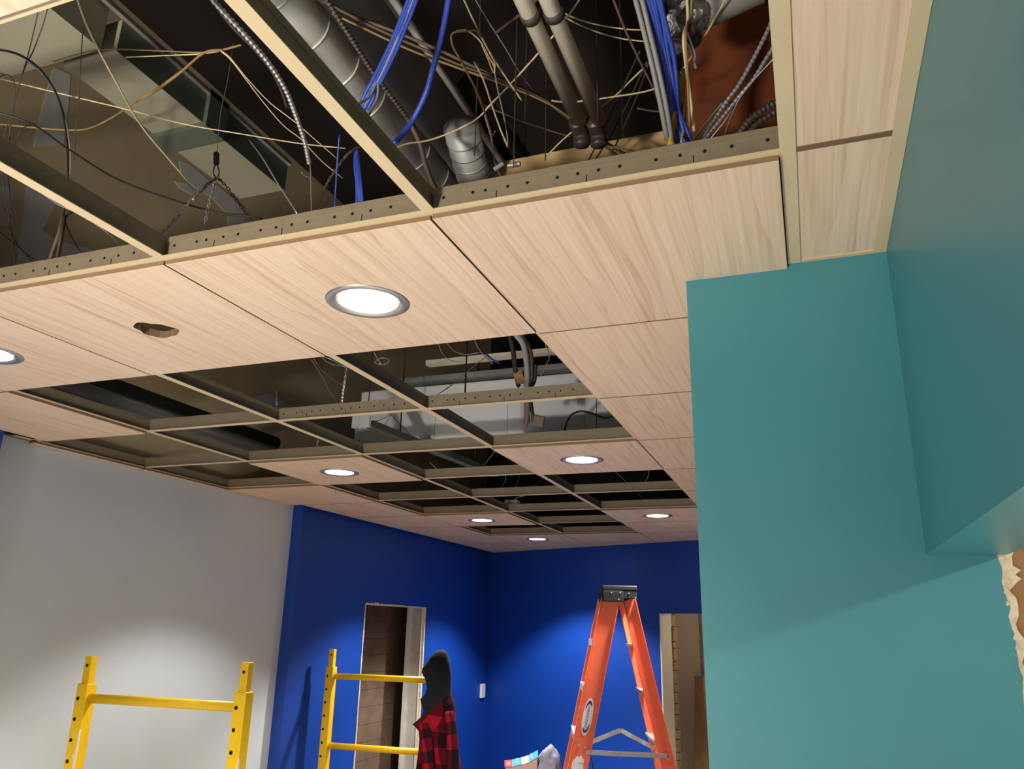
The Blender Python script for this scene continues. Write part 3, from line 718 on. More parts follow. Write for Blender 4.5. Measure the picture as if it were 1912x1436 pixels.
# small opening at the far left
cable('leftmost dark wire in the small left opening', [(5, 312), (8, 360), (18, 410), (22, 450), (28, 492)], .4, .08, .0016, 'black')
cable('curved dark wire crossing down in the small left opening', [(14, 318), (20, 385), (18, 425), (35, 460), (65, 486)], .42, .08, .0016, 'black')
cable('short dark wire rising from the left edge of the small opening', [(-10, 425), (20, 450), (45, 470), (58, 488)], .35, .08, .0016, 'black')
bundle('cable_tie_bundle', 'dark bundle of tied cables flaring down in the small left opening', [
    ([(118, 404), (112, 430), (100, 465), (88, 500)], .3, .08, .0050, 'brown_cable'), ([(120, 404), (116, 430), (110, 465), (104, 500)], .3, .08, .0050, 'armor_dark'),
    ([(140, 392), (128, 400), (119, 408)], .32, .3, .0030, 'black'), ([(121, 412), (130, 435), (149, 470)], .29, .1, .0016, 'black'), ([(122, 378), (120, 392), (118, 404)], .4, .3, .0022, 'brown_cable')])
cable('bright straight rod alongside the left tee', [(8, 318), (60, 348), (110, 382), (150, 400), (195, 430), (226, 457)], .09, .07, .0018, 'wire', 'hanger_wire', 'hanger wire')
# large centre opening
armored('dark armored cable lying along the shiny spiral duct', [(598, -20), (650, 62), (700, 140), (732, 182), (763, 224), (784, 262)], .52, .46, .0060, 'armor_dark')
cable('brown tail of the armored cable dropping to the tee crossing', [(763, 224), (784, 268), (794, 305), (805, 335), (815, 356)], .46, .1, .0065, 'brown_cable')
st = [(p, .45, .30, .0034, m) for p, m in zip(spread([(778, -20), (752, 45), (728, 100), (705, 150), (690, 178), (676, 205)], 5, 14, 16, 3), ('blue_cable', 'blue_cable', 'grey_cable', 'blue_cable', 'blue_cable'))]
st += [([(703, 152), (690, 180), (668, 195), (650, 212)], .36, .2, .0026, 'grey_cable'), ([(706, 152), (705, 180), (693, 205), (684, 222)], .36, .2, .0026, 'grey_cable')]
bundle('blue_cable_bundle', 'narrow bundle of blue cables slanting over the spiral duct', st)
cable('single bright blue cable curving down to the main tee', [(842, -25), (826, 60), (808, 130), (795, 175), (772, 222), (752, 250), (735, 268)], .42, .12, .0062, 'blue_cable', sides=8)
cable('upper brown cable crossing the large opening to the right', [(560, -20), (660, 30), (740, 60), (830, 98), (900, 132), (960, 158), (1010, 182), (1055, 215), (1100, 248), (1125, 262), (1170, 290)], .62, .45, .0042, 'brown_cable')
cable('middle brown cable crossing the large opening to the right', [(600, 0), (700, 52), (790, 92), (860, 122), (930, 148), (985, 172), (1030, 195), (1075, 232), (1115, 262), (1160, 296)], .60, .44, .0036, 'brown_cable')
cable('lower brown cable crossing the large opening to the right', [(620, 25), (690, 58), (770, 95), (850, 125), (920, 150), (1000, 182), (1048, 208), (1090, 244), (1130, 268), (1190, 285)], .58, .43, .0030, 'khaki')
cable('pale cable rising from the main tee to the top of the large opening', [(737, 277), (762, 268), (800, 262), (845, 246), (890, 222), (915, 196), (955, 155), (1000, 105), (1045, 52), (1095, -20)], .30, .62, .0024, 'cream')
cable('upper cream wire looping from the white pipes to the blue bundle', [(1022, 2), (1060, 28), (1110, 45), (1165, 54), (1200, 56)], .66, .6, .0018, 'cream')
cable('lower cream wire looping from the white pipes to the blue bundle', [(1025, 6), (1060, 35), (1110, 58), (1160, 72), (1210, 78)], .66, .6, .0018, 'cream')
cable('cream wire running under the white pipes up past the blue bundle', [(1030, 188), (1060, 191), (1100, 187), (1150, 180), (1200, 172), (1240, 160), (1262, 150), (1280, 122), (1320, 60), (1365, -20)], .40, .50, .0022, 'cream')
cable('pale wire from the blue bundle down across both white pipes', [(1215, 115), (1180, 148), (1150, 178), (1110, 210), (1090, 228), (1050, 262), (1020, 292)], .52, .45, .0022, 'cream')
for lab, pts, h0, h1, r, m in [
    ('bright stiff wire slanting above the brown cables', [(862, -10), (885, 40), (910, 90), (935, 130), (955, 160), (974, 187)], .52, .45, .0022, 'cream'),
    ('grey wire loop left of the bright stiff wire', [(900, 70), (888, 57), (872, 58), (845, 62), (845, 85), (862, 115), (885, 160), (905, 210), (920, 255)], .5, .38, .0024, 'khaki'),
    ('cream wire curling over beside the grey loop', [(852, 58), (872, 57), (890, 70), (900, 82), (912, 105), (922, 122), (924, 137)], .48, .45, .0020, 'cream'),
    ('bent cream wire end below the curl', [(900, 85), (912, 112), (922, 136), (924, 118), (914, 98)], .46, .45, .0016, 'cream'),
    ('long cream wire dropping to a point under the brown cables', [(885, 115), (902, 148), (918, 195), (932, 235), (948, 274)], .46, .3, .0022, 'cream'),
    ('second cream wire dropping beside the pointed one', [(924, 138), (930, 170), (938, 205), (946, 245), (948, 270)], .46, .32, .0018, 'grey_cable'),
    ('short cream wire ending in a hook near the conduit', [(862, 118), (895, 180), (908, 218), (918, 252), (924, 245)], .45, .33, .0020, 'khaki'),
    ('grey wire slanting from the top behind the brown cables', [(882, -10), (915, 45), (945, 92), (970, 135), (995, 168)], .75, .65, .0016, 'grey_cable'),
    ('grey cable sagging from the pale cable to the timber', [(900, 196), (940, 212), (985, 230), (1040, 248), (1070, 256)], .5, .5, .0024, 'brown_cable'),
    ('dark cable slanting from the top onto the left white pipe', [(1005, -5), (985, 18), (960, 35), (925, 62)], .6, .68, .0036, 'brown_cable'),
    ('grey cord leading down to two small fittings by the conduit', [(905, 215), (918, 260), (923, 300), (930, 318), (935, 330)], .45, .12, .0022, 'grey_cable')]:
    cable(lab, pts, h0, h1, r, m)
cable('dark wire slanting left of the thick blue bundle', [(1140, -15), (1165, 50), (1190, 105), (1215, 155), (1238, 205)], .55, .45, .0030, 'brown_cable')
for k, (lab, pts) in enumerate([('leftmost dark wire falling from the blue bundle onto the timber', [(1195, 95), (1160, 170), (1130, 235), (1100, 298)]),
    ('middle dark wire falling from the blue bundle onto the timber', [(1208, 115), (1178, 180), (1145, 245), (1112, 298)]),
    ('rightmost dark wire falling from the blue bundle onto the timber', [(1210, 120), (1195, 165), (1170, 225), (1142, 288)])]):
    cable(lab, pts, .5, .5, .0022, 'dark_wire')
for k, (lab, x, y0) in enumerate([('thin hanger wire with a small fitting left of the white pipes', 959, 312), ('thin hanger wire dropping left of the fitting', 886, 290),
    ('thin hanger wire between fitting and left white pipe', 1018, 300), ('thin hanger wire right of the white pipes', 1116, 225)]):
    p = PQ(x, y0, .10 if k == 0 else .3); cable(lab, [(x, y0, .10 if k == 0 else .3), (x, y0 - 1, (.10 if k == 0 else .3) + .004)], 0, 0, .0014, 'dark_wire', 'hanger_wire', 'hanger wire') if False else \
        tag(MB().tube([p, Vector((p.x, p.y, H + 1.6))], .0013, 6).build('hanger_wire', 'dark_wire', origin=p), lab, 'hanger wire')
f = PQ(960, 308, .12); m = MB(); m.tube([f - Vector((.012, 0, 0)), f + Vector((.012, 0, 0))], .005, 8)
tag(m.build('wire_clip', 'armor', origin=f), 'small bright clip on the thin hanger wire', 'clip')
f = PQ(930, 312, .12); m = MB(); m.tube([f - Vector((.008, 0, .004)), f + Vector((.010, 0, .006))], .004, 8)
tag(m.build('wire_clip', 'grey_cable', origin=f), 'small grey clip on the cord by the conduit', 'clip')
# thick blue bundle and its companions
bl = [(1208, -25), (1222, 40), (1236, 100), (1246, 150), (1254, 205), (1268, 245), (1284, 278)]
st = [(p, .40, .12, .0042, 'blue_cable') for p in spread(bl, 8, 44, 22, 11, 3)]
st += [(p, .40, .12, .0044, 'grey_cable') for p in spread([(1186, -25), (1205, 50), (1222, 120), (1238, 190), (1250, 262)], 2, 12, 10, 5, 1)]
bundle('thick_cable_bundle', 'thick bundle of blue and grey cables in the dark opening', st)
bundle('taped_cables', 'cream cables wrapped in yellow tape beside the blue bundle', [
    ([(1276, 130), (1272, 165), (1262, 200), (1256, 235), (1250, 272)], .35, .1, .0040, 'yellow_tape'), ([(1268, 140), (1274, 170), (1266, 205), (1258, 240), (1253, 272)], .35, .1, .0040, 'yellow_tape'),
    ([(1252, 200), (1251, 150), (1252, 130), (1262, 133), (1275, 145)], .32, .36, .0028, 'cream'), ([(1252, 190), (1258, 220), (1252, 255), (1248, 272)], .3, .1, .0028, 'cream'),
    ([(1274, 165), (1278, 200), (1276, 240), (1272, 268)], .34, .1, .0028, 'cream'), ([(1246, 84), (1258, 72), (1272, 66)], .42, .45, .0040, 'khaki')])
bundle('cream_cable_bundle', 'cream cables hanging from the foil joint to the tee', [
    ([(1282, -15), (1284, 40), (1276, 70), (1282, 130), (1290, 190), (1296, 245)], .42, .12, .0028, 'cream'), ([(1292, -15), (1290, 30), (1284, 45), (1280, 72), (1284, 150), (1288, 235)], .42, .12, .0024, 'khaki'),
    ([(1276, 70), (1290, 95), (1294, 108), (1299, 128)], .42, .36, .0024, 'cream'), ([(1240, 76), (1262, 72), (1278, 78), (1292, 100)], .44, .4, .0022, 'khaki'),
    ([(1283, 60), (1292, 85), (1298, 105), (1292, 130)], .42, .36, .0022, 'grey_cable')])
cable('left black cord hanging in front of the foil joint', [(1255, -15), (1242, 20), (1230, 45)], .4, .38, .0045, 'black')
cable('right black cord hanging in front of the foil joint', [(1262, -15), (1245, 22), (1233, 55)], .4, .38, .0035, 'black')
cable('thin brown wire between the blue bundle and the timber', [(1190, 202), (1215, 207), (1250, 210), (1270, 215), (1280, 225)], .3, .3, .0020, 'brown_cable')
# silver armored cables at the right
armored('left silver armored cable slanting across the brown board', [(1452, 10), (1432, 60), (1402, 118), (1378, 160), (1352, 195), (1330, 228), (1310, 262)], .16, .12, .0036)
armored('right silver armored cable slanting across the brown board', [(1456, 68), (1430, 110), (1405, 150), (1380, 180), (1358, 208), (1332, 240), (1310, 268)], .15, .10, .0034)
cable('thin pale wire beside the right silver armored cable', [(1456, 98), (1425, 130), (1390, 170), (1370, 205), (1350, 258)], .15, .08, .0012, 'wire')
cable('pale wire fanning out below the armored cables', [(1370, 195), (1356, 222), (1338, 245), (1322, 264)], .13, .08, .0014, 'wire')
cable('grey sheath running along the left armored cable', [(1350, 190), (1330, 215), (1308, 242), (1290, 268)], .14, .09, .0034, 'armor_dark')
armored('upper dull flexible conduit curving at the right corner', [(1462, 186), (1430, 202), (1402, 222), (1378, 252)], .12, .07, .0070, 'armor_dark', .007)
armored('lower dull flexible conduit curving at the right corner', [(1464, 202), (1440, 214), (1415, 230), (1396, 250)], .11, .07, .0065, 'armor_dark', .007)
cl = PQ(1358, 192, .13); cl2 = PQ(1370, 200, .13)
tag(MB().bar(cl, cl2, .006, .004).build('cable_strap', 'armor_dark', origin=cl), 'small strap joining the two silver armored cables', 'strap')
# cables under the main tee, blue hanging tails
bundle('blue_cable_tail', 'blue cable tails hanging behind the perforated tee', [(p, .25, .06, .0030, 'blue_cable') for p in spread([(665, 275), (667, 310), (670, 345), (672, 385)], 4, 4, 12, 2, 1)])
cable('thin blue cable hanging left of the blue tails', [(634, 252), (630, 300), (627, 350), (625, 388)], .25, .06, .0020, 'blue_cable')
# middle openings
cable('thick dark cable rising behind the air unit plug', [(952, 625), (960, 660), (968, 690), (975, 720)], .12, .10, .0080, 'black') if False else None
bundle('hanging_cable_bundle', 'thick grey and black cable bundle hanging in front of the air unit', [
    ([(950, 620), (958, 655), (962, 690), (968, 720)], .30, .22, .0095, 'black'), ([(962, 622), (978, 645), (984, 690), (983, 730), (984, 765), (986, 788)], .30, .08, .0110, 'grey_cable'),
    ([(972, 622), (990, 655), (992, 700), (990, 740), (994, 770), (996, 786)], .30, .08, .0085, 'armor_dark'), ([(1000, 680), (998, 710), (992, 725), (990, 760)], .24, .12, .0075, 'black'),
    ([(985, 752), (984, 775), (982, 792)], .11, .07, .0110, 'brown_cable')])
p = PQ(967, 695, .235)
tag(MB().bar(p, PQ(975, 712, .225), .034, .02).build('junction_tag', 'lumber', origin=p), 'tan tag hanging on the cable bundle before the air unit', 'tag')
p = PQ(1006, 786, .07); pb = empty('cable_plug', p); tag(pb, 'dark square plug dangling under the hanging cable bundle', 'plug')
MB().box(-.022, .022, -.012, .012, -.022, .022, Matrix.Translation(p) @ Euler((.2, .25, .2)).to_matrix().to_4x4()).build('body', 'brown_cable', pb, bevel=.004)
MB().tube([p + Vector((-.004, -.016, .008)), p + Vector((-.004, -.010, .008))], .004, 10).build('screw', 'wire', pb)
cable('black hose arching across the bottom of the air unit', [(1054, 812), (1056, 795), (1066, 776), (1084, 768), (1105, 772), (1128, 780), (1150, 778)], .13, .12, .0055, 'black', sides=8)
for lab, x, y0, h in [('dark hanger rod in front of the air unit', 868, 745, .1), ('thin hanger rod right of the black hose', 1114, 800, .07), ('thin dark hanger wire left of the air unit', 688, 755, .06)]:
    p = PQ(x, y0, h); tag(MB().tube([p, Vector((p.x, p.y, H + .9))], .0032 if 'rod' in lab and x == 868 else .0018, 6).build('hanger_rod', 'black', origin=p), lab, 'hanger rod')
chain('silver chain hanging in the middle opening left of the air unit', [(647, 686), (645, 705), (641, 730), (637, 760)], .22, .05, .0065)
chain('short chain hanging in the tan cell beside the left tee', [(517, 730), (517, 745), (516, 768)], .2, .06, .0055)
chain('small chain under the second tee beyond the tan cell', [(594, 822), (592, 830), (590, 838)], .08, .04, .0055)
for lab, pts, h0, h1, r, m in [
    ('upper thin wire arching to the silver chain', [(596, 662), (610, 675), (628, 682), (650, 684)], .3, .25, .0018, 'grey_cable'),
    ('lower thin wire arching to the silver chain', [(585, 668), (600, 690), (622, 708), (642, 720)], .3, .25, .0018, 'khaki'),
    ('brown cable falling behind the silver chain', [(582, 672), (600, 700), (615, 728), (632, 756)], .3, .12, .0030, 'brown_cable'),
    ('short pale wire above the silver chain', [(596, 664), (620, 672), (648, 688)], .32, .27, .0018, 'wire'),
    ('white wire scrap curled over the dark cell', [(694, 640, .5), (698, 656), (706, 672), (712, 680), (700, 677), (712, 668), (726, 672), (720, 680), (708, 678)], .2, .2, .0020, 'wire'),
    ('left grey wire drooping in the dark cell before the air unit', [(818, 640), (826, 660), (842, 673), (862, 676)], .3, .3, .0018, 'grey_cable'),
    ('right grey wire drooping in the dark cell before the air unit', [(834, 640), (848, 655), (870, 662), (895, 658)], .3, .3, .0018, 'grey_cable'),
    ('bright white wire hooking down beside the cable bundle', [(884, 628), (892, 648), (905, 665), (920, 679)], .22, .22, .0026, 'wire'),
    ('blue cable scrap at the end of the white hooked wire', [(908, 662), (920, 672), (932, 677)], .23, .22, .0045, 'blue_cable'),
    ('thin brown wire slanting from the tee to the tray', [(802, 748), (830, 728), (858, 705), (880, 688), (905, 668)], .06, .3, .0016, 'brown_cable'),
    ('second thin wire slanting across the air unit', [(805, 745), (840, 722), (870, 700)], .07, .28, .0013, 'khaki'),
    ('thin cable drooping right of the cable bundle', [(1018, 642), (1026, 665), (1018, 685), (1008, 705)], .2, .2, .0018, 'khaki'),
    ('dark wire slanting over the lower left of the air unit', [(728, 772), (745, 790), (760, 805), (774, 822)], .16, .07, .0018, 'black'),
    ('grey cable arc left of the steel bracket', [(664, 795), (672, 812), (670, 826), (664, 832)], .2, .08, .0030, 'grey_cable'),
    ('khaki wire sagging above the steel bracket', [(674, 786), (695, 788), (715, 782), (728, 775)], .22, .2, .0024, 'khaki'),
    ('pale wire crossing the first far dark opening', [(928, 838), (912, 858), (896, 876)], .25, .06, .0030, 'grey_cable'),
    ('bright wire scrap beside the slanting steel angle', [(803, 864), (812, 872), (820, 880)], .1, .06, .0030, 'wire'),
    ('pale hook wire in the second far dark opening', [(944, 886), (944, 898), (938, 906), (934, 914)], .2, .05, .0028, 'grey_cable'),
    ('pale curved wire in the second far dark opening', [(969, 886), (968, 898), (962, 910)], .2, .05, .0030, 'grey_cable'),
    ('grey slanting wire in the second far dark opening', [(1014, 892), (1004, 902), (996, 910)], .2, .05, .0028, 'grey_cable'),
    ('thin wire slanting through the right far opening', [(1148, 880), (1162, 893), (1174, 904)], .2, .05, .0022, 'grey_cable'),
    ('hanging loop of wire at the right far opening', [(1212, 876), (1210, 890), (1205, 900), (1210, 903), (1204, 905)], .2, .06, .0026, 'grey_cable'),
    ('thin wire slanting through the next right far opening', [(1188, 920), (1198, 928), (1208, 934)], .15, .05, .0022, 'grey_cable'),
    ('flat pale cable lying above the third far opening', [(866, 943), (885, 946), (905, 944), (918, 940)], .08, .08, .0060, 'white_plastic'),
    ('twisted pale wires in the third far opening', [(948, 936), (958, 938), (964, 930), (978, 926)], .1, .12, .0045, 'grey_cable'),
    ('thin dark wire poking down below the far left oak tile', [(627, 909), (627, 915), (626.5, 921)], .01, -.02, .0020, 'dark_wire')]:
    cable(lab, pts, h0, h1, r, m)
p = PQ(958, 940, .08); tag(MB().box(p.x - .05, p.x + .04, p.y - .03, p.y + .03, p.z - .012, p.z + .02).build('junction_box', 'galv', origin=p, bevel=.004), 'small steel junction box above the third far opening', 'junction box')
# ------------------------------------------------------------------ yellow scaffold
th = math.radians(3.0); su = Vector((math.cos(th), math.sin(th), 0)); sv = Vector((-su.y, su.x, 0))
def hdir(x, y): d = ray(x, y); n = math.hypot(d.x, d.y); return Vector((d.x / n, d.y / n)), d.z / n
a_, ka = hdir(172, 1225); b_, kb = hdir(463, 1232); e_, ke = hdir(622, 1212)
W = .74
det = -a_.x * b_.y + b_.x * a_.y
d1 = (W * su.x * b_.y - b_.x * W * su.y) / det
P1 = Vector((CAM.x + d1 * a_.x, CAM.y + d1 * a_.y, 0)); ztp = CAM.z + d1 * ka
c2 = Vector((CAM.x, CAM.y, 0)); t2 = ((P1 - c2).dot(su)) / (e_.x * su.x + e_.y * su.y); P2 = Vector((CAM.x + t2 * e_.x, CAM.y + t2 * e_.y, 0)); ztp2 = CAM.z + t2 * ke
sc = empty('scaffold', P1, th); tag(sc, 'yellow steel rolling scaffold with two end frames by the walls', 'scaffold')
LEN = (P2 - P1).dot(sv)
def sp(u_, v_, z): return P1 + su * u_ + sv * v_ + Vector((0, 0, z))
zr1 = PD(165, 1303, 1).z
for fi, (v_, zt) in enumerate(((0, ztp), (LEN, ztp2))):
    zpost = zt - .105
    hp = .052
    for ui, u_ in enumerate((0, W)):
        po = MB().bar(sp(u_, v_, .13), sp(u_, v_, zpost), hp, hp, sv).build('post', 'yellow', sc, bevel=.004)
        MB().bar(sp(u_, v_, zpost - .05), sp(u_, v_, zt), .034, .034, sv).build('coupling_pin', 'yellow', po, bevel=.003)
        hm = MB(); q = sp(u_, v_, zt - .035); hm.tube([q - sv * .0185, q + sv * .0185], .006, 10)
        z = zpost - .055
        while z > .25:
            q = sp(u_ - (.010 if ui == 0 else .010), v_, z); hm.tube([q - sv * (hp / 2 + .0008), q + sv * (hp / 2 + .0008)], .0075, 10); z -= .0765
        ho = hm.build('adjusting_hole', 'hole', po); ho['kind'] = 'stuff'
        # caster
        q = sp(u_, v_, .06); cs = MB().tube([q - su * .018, q + su * .018], .06, 20).build('caster', 'cap', sc, smooth=True)
        MB().tube([sp(u_, v_, .06), sp(u_, v_, .14)], .014, 10).build('caster_stem', 'alu', cs)
    zr = zpost - .055
    for k in range(4):
        MB().tube([sp(.02, v_, zr - k * .40), sp(W - .02, v_, zr - k * .40)], .0185, 14).build('rung', 'yellow', sc, smooth=True)
for u_ in (0, W):
    MB().bar(sp(u_, .02, .95), sp(u_, LEN - .02, .95), .03, .05).build('side_rail', 'yellow', sc)
MB().box(0, W, 0, LEN, .975, .993, Matrix.Translation(P1) @ Matrix.Rotation(th, 4, 'Z')).build('platform', 'lumber', sc)
# plaster splashes on the near frame
def splash(u_, z0, z1, seed, wide):
    rg = random.Random(seed); m = MB(); pl = []; z = z0
    while z < z1: f = (z - z0) / (z1 - z0); pl.append((.026 - wide * (1 - f) + rg.uniform(-.006, .006), z)); z += .012
    pl += [(.0275, z1), (.0275, z0)]
    n = len(pl)
    for dv in (-.0285, -.020):
        for x, zq in pl: m.v.append(sp(u_ + x, dv, zq))
    m.f.append(tuple(range(n))); m.f.append(tuple(range(2 * n - 1, n - 1, -1)))
    for k in range(n): m.f.append((k, (k + 1) % n, n + (k + 1) % n, n + k))
    o = m.build('plaster_splash', 'spill', sc); o['label'] = 'cream plaster splash'
splash(0, ztp - .60, ztp - .27, 4, .026); splash(W, ztp - .62, ztp - .33, 9, .046)
# ------------------------------------------------------------------ jacket on the far frame
jd = (sp(W, LEN, 1.7) - CAM).length - .05
rows = [(1214, 818, 830), (1218, 812, 835), (1226, 804, 838), (1238, 796, 841), (1248, 789, 842), (1256, 787, 842.5), (1262, 791, 842.5), (1272, 795, 842.5), (1285, 797, 842.5), (1298, 793, 843.5),
        (1306, 785, 846), (1314, 786, 849), (1322, 789, 850), (1330, 790, 850.5), (1340, 785, 850.5), (1348, 777, 850.5), (1353, 770, 850), (1358, 776, 850), (1366, 782, 850), (1380, 783, 851),
        (1395, 782, 853.5), (1410, 780, 857), (1425, 778, 860), (1440, 776, 862), (1470, 774, 865), (1510, 773, 868), (1560, 772, 868), (1600, 774, 866)]
vx = ray(956, 718)
fwd = (PD(820, 1320, 1) - CAM).normalized(); side = fwd.cross(Vector((0, 0, 1))).normalized(); bk = Vector((0, 0, 1)).cross(side).normalized()
NR = 72
def interp(rows_, step=3):
    out = []
    for (ya, la, ra), (yb, lb_, rb_) in zip(rows_, rows_[1:]):
        n = max(1, int(round((yb - ya) / step)))
        for q in range(n):
            t = q / n; out.append((ya + (yb - ya) * t, la + (lb_ - la) * t, ra + (rb_ - ra) * t))
    return out + [rows_[-1]]
rows = interp(rows)
jv = []; juv = []; jpx = []
for ri, (y, xl_, xr_) in enumerate(rows):
    A = PD(xl_, y, jd); B = PD(xr_, y, jd); c = (A + B) / 2; hw = (B - A).dot(side) / 2; dp = max(.01, min(.11, hw * .9 + .01))
    for k in range(NR):
        t = 2 * math.pi * k / NR
        fold = 1 + .05 * math.sin(5 * t + y * .02) * (1 if y > 1330 else .4) * (0 if abs(math.cos(t)) > .96 else 1) * 2.2
        jv.append(Vector((c.x, c.y, c.z)) + side * (math.cos(t) * hw) - bk * (math.sin(t) * dp * fold))
        juv.append((t / (2 * math.pi) * .62, -ri * .0 + (rows[0][0] - y) / 330.0)); jpx.append((c.x, xl_ + (xr_ - xl_) * (math.cos(t) + 1) / 2, y))
jk = empty('jacket', (sp(W, LEN, 0).x, sp(W, LEN, 0).y, 1.1)); tag(jk, 'red and black plaid jacket with black hood hung on the scaffold', 'jacket')
hoodf, bodyf = [], []
for ri in range(len(rows) - 1):
    for k in range(NR):
        f_ = (ri * NR + k, ri * NR + (k + 1) % NR, (ri + 1) * NR + (k + 1) % NR, (ri + 1) * NR + k)
        mx = sum(jpx[q][1] for q in f_) / 4; my = sum(jpx[q][2] for q in f_) / 4
        line = 1328 + (mx - 800) / (846 - 800) * (1287 - 1328)
        (hoodf if my < line else bodyf).append(f_)
hoodf.append(tuple(reversed(range(NR))))
for nm, fs, m in (('hood', hoodf, 'hood'), ('body', bodyf, 'plaid')):
    me = bpy.data.meshes.new(nm); me.from_pydata([tuple(v) for v in jv], [], fs); uvl = me.uv_layers.new()
    for lp in me.loops:
        u_, v_ = juv[lp.vertex_index]; uvl.data[lp.index].uv = (u_, v_)
    for p in me.polygons: p.use_smooth = True
    me.materials.append(M[m]); bm = bmesh.new(); bm.from_mesh(me); bmesh.ops.delete(bm, geom=[v for v in bm.verts if not v.link_faces], context='VERTS'); bmesh.ops.recalc_face_normals(bm, faces=bm.faces); bm.to_mesh(me); bm.free()
    o = bpy.data.objects.new(nm, me); col.objects.link(o); put(o, jk)
sl = [PD(790, 1352, jd - .10), PD(796, 1385, jd - .115), PD(800, 1430, jd - .11), PD(800, 1500, jd - .10), PD(802, 1560, jd - .09)]
def uvtube(name, pts, r, m, parent):
    P = smooth_pts(pts); mb = MB().tube(P, r if not isinstance(r, list) else [r[0] + (r[1] - r[0]) * k / (len(P) - 1) for k in range(len(P))], 12); o = mb.build(name, m, parent, smooth=True)
    uvl = o.data.uv_layers.new()
    for lp in o.data.loops:
        k = lp.vertex_index; uvl.data[lp.index].uv = ((k % 12) / 12 * .4, -(k // 12) * .03)
    return o
uvtube('sleeve', sl, [.03, .045], 'plaid', jk)
uvtube('sleeve', [PD(838, 1330, jd - .08), PD(844, 1380, jd - .11), PD(846, 1440, jd - .11), PD(848, 1540, jd - .1)], [.03, .042], 'plaid', jk)
# ------------------------------------------------------------------ orange step ladder
LD = 5.4
tp_ = PD(1153, 1096, LD); lx = Vector((.975, .223, 0)).normalized()
yaw = math.atan2(lx.y, lx.x) + math.radians(5)
LH = tp_.z
lad = empty('step_ladder', (tp_.x, tp_.y, 0), yaw); tag(lad, 'orange fibreglass step ladder with black top standing by the blue wall', 'ladder')
LM = Matrix.Translation((tp_.x, tp_.y, 0)) @ Matrix.Rotation(yaw, 4, 'Z')
def lp_(x, y, z): return LM @ Vector((x, y, z))
def lbuild(m, name, mt, parent=lad, **k):
    m.v = [LM @ v for v in m.v]; return m.build(name, mt, parent, **k)
ztr = LH - .085
def rail(x0, x1, y0, y1, sgn, wdt, name):               # channel: web plus two flanges opening outwards
    a = Vector((x0, y0 * sgn, ztr)); b = Vector((x1, y1 * sgn, 0.02)); d = (b - a).normalized(); ax = Vector((d.z, 0, -d.x)).normalized()
    if ax.x < 0: ax = -ax
    oy = Vector((0, sgn, 0)); m = MB()
    def slab(u0, u1, v0, v1):
        n = len(m.v)
        for p in (a, b):
            for u_, v_ in ((u0, v0), (u1, v0), (u1, v1), (u0, v1)): m.v.append(p + ax * u_ + oy * v_)
        m.f.extend([tuple(n + q for q in f_) for f_ in ((0, 1, 2, 3), (7, 6, 5, 4), (0, 4, 5, 1), (1, 5, 6, 2), (2, 6, 7, 3), (3, 7, 4, 0))])
    slab(-wdt / 2, wdt / 2, 0, .004); slab(-wdt / 2, -wdt / 2 + .004, .004, .032); slab(wdt / 2 - .004, wdt / 2, .004, .032)
    return lbuild(m, name, 'orange')
FX0, FX1, RX0, RX1 = -.062, -.062 - .215 * ztr, .058, .058 + .215 * ztr
near_rail = None
for sgn in (-1, 1):
    fr_ = rail(FX0, FX1, .15, .27, sgn, .116, 'front_rail'); near_rail = fr_ if sgn < 0 else near_rail; rail(RX0, RX1, .13, .24, sgn, .084, 'rear_rail')
def fx(z): return FX0 + (FX1 - FX0) * (ztr - z) / (ztr - .02)
def rx(z): return RX0 + (RX1 - RX0) * (ztr - z) / (ztr - .02)
def fy(z): return .15 + .12 * (ztr - z) / (ztr - .02)
def ry(z): return .13 + .11 * (ztr - z) / (ztr - .02)
for k in range(1, 8):
    z = k * .272 + .02
    if z > ztr - .12: break
    m = MB().box(fx(z) - .060, fx(z) + .05, -fy(z), fy(z), z - .006, z).box(fx(z) - .066, fx(z) - .060, -fy(z) - .03, fy(z) + .03, z - .04, z); lbuild(m, 'step', 'alu')
    z2 = z - .03; m = MB().box(rx(z2) - .05, rx(z2) + .0, -ry(z2) + .001, ry(z2) - .001, z2 - .008, z2 + .0).box(rx(z2) - .056, rx(z2) - .040, -ry(z2) - .028, ry(z2) + .028, z2 - .010, z2 + .004); lbuild(m, 'rear_brace', 'alu')
cp = MB().box(-.112, .108, -.19, .19, LH - .03, LH).box(-.112, .02, -.19, -.155, LH - .10, LH - .03).box(-.112, .02, .155, .19, LH - .10, LH - .03).box(.0, .105, -.188, -.165, LH - .082, LH - .03).box(.0, .105, .165, .188, LH - .082, LH - .03).box(-.112, -.10, -.19, .19, LH - .1, LH - .03)
tc_ = lbuild(cp, 'top_cap', 'cap', bevel=.006)
rv = MB()
for x, z in ((-.055, LH - .045), (.0, LH - .045), (.055, LH - .047), (-.01, LH - .085), (.095, LH - .075)): rv.tube([Vector((x, -.192, z)), Vector((x, -.186, z))], .005, 8)
r_ = lbuild(rv, 'rivet', 'alu', tc_)
